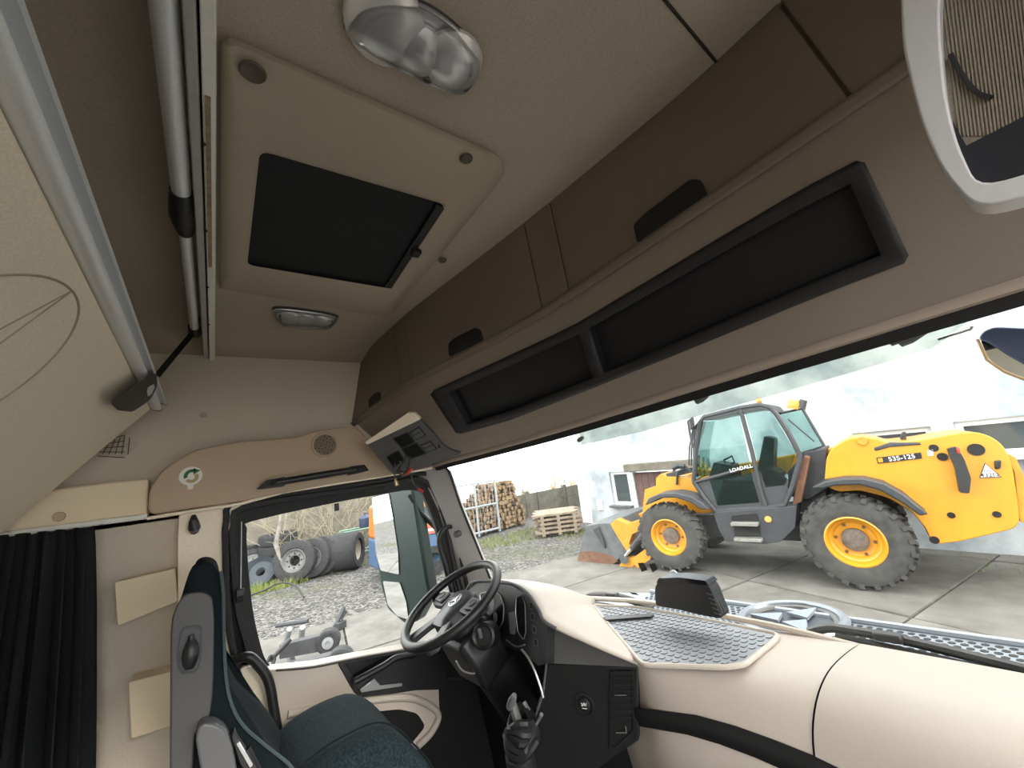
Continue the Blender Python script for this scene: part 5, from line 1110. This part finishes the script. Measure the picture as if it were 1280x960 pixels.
# ---------------------------------------------------------------- telehandler
a_, b_ = gnd(848, 712), gnd(1085, 734); hd = V((a_[0]-b_[0], a_[1]-b_[1], 0)); WB = hd.length; hd.normalize(); ln = V((-hd.y, hd.x, 0))
OT = V((b_[0], b_[1], 0))-ln*.92
tele = ext('telehandler', 'yellow telescopic loader with dark cab parked before the building', 'telehandler', OT.x, OT.y, 0, math.atan2(hd.y, hd.x))
print('tele', OT, WB)
def tl(u, v, yl):
    d = EX.transposed().to_3x3() @ ray(u, v); t = (yl+OT.dot(ln))/d.dot(ln); p = d*t; return V(((p-OT).dot(hd), yl, p.z+HG))
def tp(pts, yl, r=0): P = [tl(u, v, yl) for u, v in pts]; return rpoly(P, r, 3) if r else P
def tprism(name, pts, y0, y1, mt_, par=tele, r=0, bev=.015, **kw): return prism(name, tp(pts, y0, r), (0, y1-y0, 0), mt_, par, bev=bev, **kw)
def wheel(x, y, r, sgn):
    mx = aim((x, y, r), (0, sgn, 0), (0, 0, 1)); w_ = .42
    mb = MB(); mb.lathe([(r*.52, -w_*.45), (r*.6, -w_*.5), (r*.8, -w_*.5), (r*.9, -w_*.44), (r*.93, -w_*.3), (r*.93, w_*.3), (r*.9, w_*.44), (r*.8, w_*.5), (r*.6, w_*.5), (r*.52, w_*.45), (r*.5, 0), (r*.52, -w_*.45)], 40, mx)
    for k in range(22):
        for s_ in (-1, 1):
            a = (k+.25*s_)*2*math.pi/22
            p = [mx @ V((math.cos(a+da)*rr_, math.sin(a+da)*rr_, s_*zz)) for da, rr_, zz in ((-.055, r*.9, .0), (.055, r*.9, 0), (.055+.13, r*.86, w_*.52), (-.055+.13, r*.86, w_*.52), (-.045, r, .0), (.045, r, 0), (.045+.13, r*.955, w_*.50), (-.045+.13, r*.955, w_*.50))]
            mb.add(p, [(0, 1, 2, 3), (4, 5, 6, 7), (0, 1, 5, 4), (1, 2, 6, 5), (2, 3, 7, 6), (3, 0, 4, 7)])
    mb.build('tyre', TYRE, tele)
    ri = lathe('rim', [(r*.53, -w_*.3), (r*.53, w_*.46), (r*.50, w_*.48), (r*.47, w_*.40), (r*.44, w_*.22), (r*.40, w_*.18), (r*.36, w_*.05), (r*.30, w_*.03), (0, w_*.03)], YEL, tele, 36, mx)
    lathe('hub', [(r*.24, w_*.0), (r*.24, w_*.16), (r*.2, w_*.2), (0, w_*.2)], mat('hub_brown', (.12, .095, .08), .7, var=.3, vs=12), ri, 20, mx)
    for k in range(6): a = k*math.pi/3+.4; lathe('wheel_nut', [(.022, 0), (.022, .02), (0, .02)], RUST, ri, 6, mx @ Mx.Translation((math.cos(a)*r*.33, math.sin(a)*r*.33, w_*.04)))
wheel(WB, .92, .63, 1); wheel(0, .92, .67, 1); wheel(WB, -.92, .63, -1); wheel(0, -.92, .67, -1)
box('chassis', (1.35, 0, .72), (3.4, .9, .45), DGM, tele, bev=.03); tube('axle', [V((0, -.8, .65)), V((0, .8, .65))], .12, DGM, tele); tube('axle', [V((WB, -.8, .62)), V((WB, .8, .62))], .12, DGM, tele)
body = [(1030, 606), (1033, 572), (1040, 560), (1060, 548), (1078, 546), (1098, 549), (1110, 554), (1150, 550), (1200, 541), (1222, 540), (1240, 546), (1253, 556), (1262, 570), (1267, 590), (1273, 630), (1275, 652), (1268, 661), (1200, 677), (1166, 681), (1157, 660), (1140, 640), (1110, 622), (1075, 613), (1048, 615)]
rb = tprism('rear_body', body, .78, -.6, YEL, r=.06, bev=.05, seg=3)
tprism('tail_panel', ((1256, 565), (1270, 572), (1282, 600), (1290, 640), (1282, 655), (1275, 652), (1268, 590)), .74, -.5, YELD, r=.03)
fe = tp(((1014, 610), (1030, 602), (1055, 598), (1080, 598), (1105, 604), (1130, 618), (1148, 633), (1161, 643), (1150, 645), (1128, 629), (1100, 613), (1075, 606), (1045, 607), (1028, 611)), 1.15)
prism('rear_mudguard', fe, (0, -.5, 0), DGM, tele, bev=.02)
tprism('front_mudguard', ((806, 632), (810, 623), (824, 617), (845, 616), (865, 621), (878, 629), (886, 637), (876, 637), (862, 628), (843, 622), (826, 623), (814, 629)), 1.15, .65, DGM, bev=.02)
tprism('engine_cowl', ((1000, 640), (1000, 575), (1032, 572), (1034, 640)), .5, -.5, DGM)
# cab frame: beams, panes, roof
def beam(pts, yl, r=.035, name='cab_beam'): return tube(name, tp(pts, yl), r, DGM, tele, n=8)
YC = .92
cab = tprism('cab_lower_panel', ((868, 603), (882, 597), (905, 600), (962, 585), (986, 600), (982, 631), (895, 638)), YC-.03, YC-.06, mat('cab_panel_glass_dark', (.05, .055, .06), .25), r=.02, bev=.004)
for y in (YC, .05):
    beam(((867, 602), (870, 560), (875, 528), (880, 521), (924, 510), (950, 506), (962, 509), (970, 517), (985, 540), (999, 567), (1000, 575), (990, 610), (981, 631), (960, 635), (895, 639), (880, 622), (867, 602)), y, .04)
    beam(((925, 510), (940, 565), (950, 610), (958, 636)), y, .035, 'door_post')
    beam(((868, 603), (940, 583)), y, .03, 'door_rail')
tprism('cab_roof', ((876, 526), (882, 518), (924, 508), (950, 504), (964, 507), (972, 516), (950, 512), (924, 516), (884, 525)), YC+.02, .0, DGM, r=.03, bev=.02)
for nm, q_ in (('door_pane', ((873, 556), (880, 526), (923, 515), (938, 582), (871, 598))), ('rear_side_pane', ((931, 515), (950, 510), (965, 516), (995, 566), (981, 606), (957, 609), (948, 583))), ('lower_door_pane', ((887, 600), (938, 588), (949, 628), (897, 632)))):
    tprism(nm, q_, YC-.02, YC-.03, TGL, bev=0)
tprism('front_pane', ((867, 600), (870, 560), (877, 527), (879, 527), (873, 560), (870, 600)), YC-.05, .1, TGL, bev=0)
tprism('rear_window', ((972, 517), (1000, 512), (1006, 516), (1030, 556), (1003, 566)), .45, .42, TGL, bev=0)
beam(((972, 517), (1003, 511), (1030, 557), (1002, 567)), .47, .025, 'rear_window_frame'); beam(((985, 524), (1018, 552)), .5, .012, 'rear_wiper')
tprism('back_wall', ((985, 590), (1005, 566), (1032, 560), (1036, 610), (1010, 625), (985, 620)), .6, -.3, DGM)
tprism('rust_panel', ((990, 632), (996, 600), (1005, 570), (1012, 572), (1005, 610), (1002, 628)), .85, .6, RUST)
tprism('operator_seat', ((946, 590), (955, 545), (968, 548), (966, 585), (978, 592), (976, 605), (946, 604)), .65, .25, BLACKP, r=.03, bev=.03)
tube('cab_steering', tp(((905, 575), (915, 570), (918, 578), (908, 583)), .5), .02, BLACKP, tele, closed=True); tprism('cab_console', ((885, 600), (892, 578), (915, 582), (920, 600)), .7, .2, BLACKP, r=.02)
lt_ = tube('beacon', [tl(991, 511, .5), tl(992, 505, .5), tl(993, 500, .5)], [.08, .09, .07], mat('amber_lens', (.7, .3, .06), .25), tele); tube('work_lamp', [tl(1000, 510, .45), tl(1005, 500, .45)], [.08, .05], DGM, tele); tube('beacon', [tl(946, 502, .6), tl(951, 500, .6)], .05, MT['amber_lens'], tele)
# steps and side tank
stp = tprism('step_box', ((892, 641), (980, 634), (996, 632), (994, 660), (975, 678), (955, 680), (908, 677), (898, 662)), 1.0, .45, DGM, r=.03, bev=.02)
for (p0, p1) in (((915, 655), (948, 654)), ((919, 674), (953, 674))): a, b = tl(*p0, 1.06), tl(*p1, 1.06); box('step', (a+b)/2, ((a-b).length, .2, .05), mat('step_plate', (.20, .195, .18), .6, var=.2, vs=15), stp, bev=.008)
tprism('step_recess', ((914, 645), (946, 642), (951, 670), (919, 671)), 1.02, 1.0, BLACKM, stp, bev=0); tube('side_lamp', [tl(960, 649, 1.0), tl(960, 649, 1.03)], .05, MT['amber_lens'], stp)
# front: boom head, arms, bucket
tprism('boom_head', ((803, 640), (806, 612), (820, 608), (820, 598), (826, 592), (832, 596), (845, 596), (866, 598), (880, 620), (895, 655), (885, 660), (870, 640), (840, 640), (820, 680), (806, 660)), .35, -.25, YEL, r=.02)
tprism('boom', ((832, 600), (868, 590), (1060, 556), (1090, 550), (1090, 575), (868, 612), (835, 612)), .05, -.3, YEL, bev=.03)
tprism('boom_ram', ((832, 592), (862, 585), (864, 591), (834, 598)), .3, .15, DGM); beam(((846, 606), (847, 590), (858, 584), (864, 590)), .4, .025, 'hose'); beam(((841, 586), (848, 582), (856, 583)), .4, .05, 'front_lamp')
for k in range(4): beam(((861+k*3, 582), (862+k*2.5, 558), (866+k*1.5, 537), (872, 529)), .85-k*.1, .014, 'hose')
tube('mirror_arm', tp(((866, 560), (862, 540), (860, 527), (866, 522)), 1.0), .02, DGM, tele); tprism('cab_mirror', ((861, 524), (866, 521), (868, 534), (863, 538)), 1.05, 1.0, BLACKP)
tprism('arm', ((763, 655), (770, 649), (784, 655), (806, 648), (806, 660), (790, 668), (786, 680), (792, 684), (784, 690), (770, 668)), 1.0, .8, YELD, r=.01)
tprism('lower_arm', ((772, 713), (774, 708), (778, 699), (792, 697), (812, 682), (818, 690), (812, 700), (798, 708), (800, 716), (790, 717)), 1.03, .83, YEL, r=.01)
tprism('arm', ((770, 650), (806, 640), (806, 655), (785, 662)), -.35, -.55, YELD)
tube('ram', tp(((780, 697), (790, 685)), 1.08), .028, CHROME, tele); tube('ram_barrel', tp(((789, 686), (808, 662)), 1.08), .05, DGM, tele); tube('pivot', [tl(780, 699, 1.12), tl(780, 699, .8)], .09, DGM, tele); tube('pivot', [tl(793, 709, 1.06), tl(793, 709, .8)], .04, RUST, tele)
bk = tprism('bucket', ((720, 707), (726, 680), (733, 657), (748, 654), (763, 653), (774, 670), (785, 689), (770, 703), (757, 709)), .95, -1.1, STEEL, bev=.02)
tprism('rust_plate', ((720, 707.5), (724, 690), (735, 689), (748, 690), (765, 695), (772, 702), (757, 710)), .96, .9, RUST, bk, bev=.005); tprism('bucket_rib', ((741, 662), (747, 659), (755, 678), (756, 686)), 1.02, .94, DGM, bk, bev=.008); tprism('bucket_lip', ((717, 708), (722, 706), (758, 708), (757, 711)), 1.0, -1.1, RUST, bk)
# markings
def tface(u, v, yl, up=(0, 0, 1)): q = Mx((V((-1, 0, 0)), V((0, 0, 1)), V((0, 1, 0)))).transposed().to_4x4(); q.translation = tl(u, v, yl); return q
YB_ = .785
pl_ = tprism('model_plate', ((1095.5, 572), (1151, 565.5), (1152.5, 573), (1097, 579.5)), YB_, YB_+.008, BLACKM, rb, bev=0)
def tilt_face(p0, p1, yl, c):
    a, b = tl(*p0, yl), tl(*p1, yl); x = (b-a).normalized(); z = V((0, 1, 0)); y = z.cross(x); q = Mx((x, y, z)).transposed().to_4x4(); q.translation = tl(*c, yl); return q
hT = abs((tl(1123, 568.5, YB_)-tl(1124, 576.5, YB_)).length)
text('model_number', '535-125', hT*.95, WHT, tilt_face((1096, 576), (1151, 569), YB_+.009, (1127, 572.3)), rb, bold=.001, sx=1.0, ext_=.002)
tprism('plate_square', ((1097, 573), (1103, 572.3), (1104, 577.5), (1098, 578.2)), YB_, YB_+.010, YEL, rb, bev=0)
text('cab_name', 'LOADALL', .085, WHT, tilt_face((915, 590), (945, 583), YC+.10, (926, 585.5)), tele, bold=.0003, ext_=.002)
tri = tp(((1231, 578.5), (1252, 596.5), (1224, 597.5)), YB_+.001); prism('warning_triangle', tri, (0, .006, 0), BLACKM, rb); c3 = sum(tri, V())/3; prism('warning_triangle', [c3+(p-c3)*.88+V((0, .004, 0)) for p in tri], (0, .006, 0), WHT, rb)
text('triangle_print', '432N', .07, BLACKM, tilt_face((1224, 597), (1252, 596), YB_+.013, (1237, 594)), rb, ext_=.001, bold=.0003)
text('triangle_print', 'OS', .055, BLACKM, tilt_face((1224, 597), (1252, 596), YB_+.013, (1234.5, 588.5)), rb, ext_=.001, bold=.0003)
for (u, v, r_) in ((1220, 562, .08), (1178, 571, .055), (1167, 560, .05), (1189, 644, .04), (1246, 643, .04), (1168, 675, .05)): lathe('port', [(r_, 0), (r_, .008), (r_*.7, .008), (r_*.7, .004), (0, .004)], BLACKM, rb, 16, aim(tl(u, v, YB_), (0, 1, 0), (1, 0, 0)))
tprism('folded_mirror', ((1184, 561), (1196, 558), (1206, 575), (1214, 598), (1212, 617), (1200, 616), (1194, 585)), .95, .85, BLACKP, rb, r=.02); tprism('tail_lamp', ((1195, 558), (1200, 560), (1201, 568), (1197, 567)), .97, .86, mat('red_lens', (.6, .04, .03), .3), rb)
tprism('number_sticker', ((1159, 563), (1166, 562), (1167, 569), (1160, 570)), YB_, YB_+.006, WHT, rb, bev=0); tprism('black_box', ((1243, 576), (1252, 575), (1251, 586), (1244, 587)), .82, .78, BLACKP, rb)
tprism('top_hose', ((1092, 560), (1112, 553), (1150, 553), (1152, 556), (1112, 559), (1094, 564)), .8, .7, DGM, rb); tprism('top_knob', ((1125, 549), (1128, 540), (1133, 540), (1133, 552)), .3, .2, BLACKP, rb); tube('lift_eye', [tl(1078, 551, .75), tl(1078, 551, .82)], .06, YELD, rb)
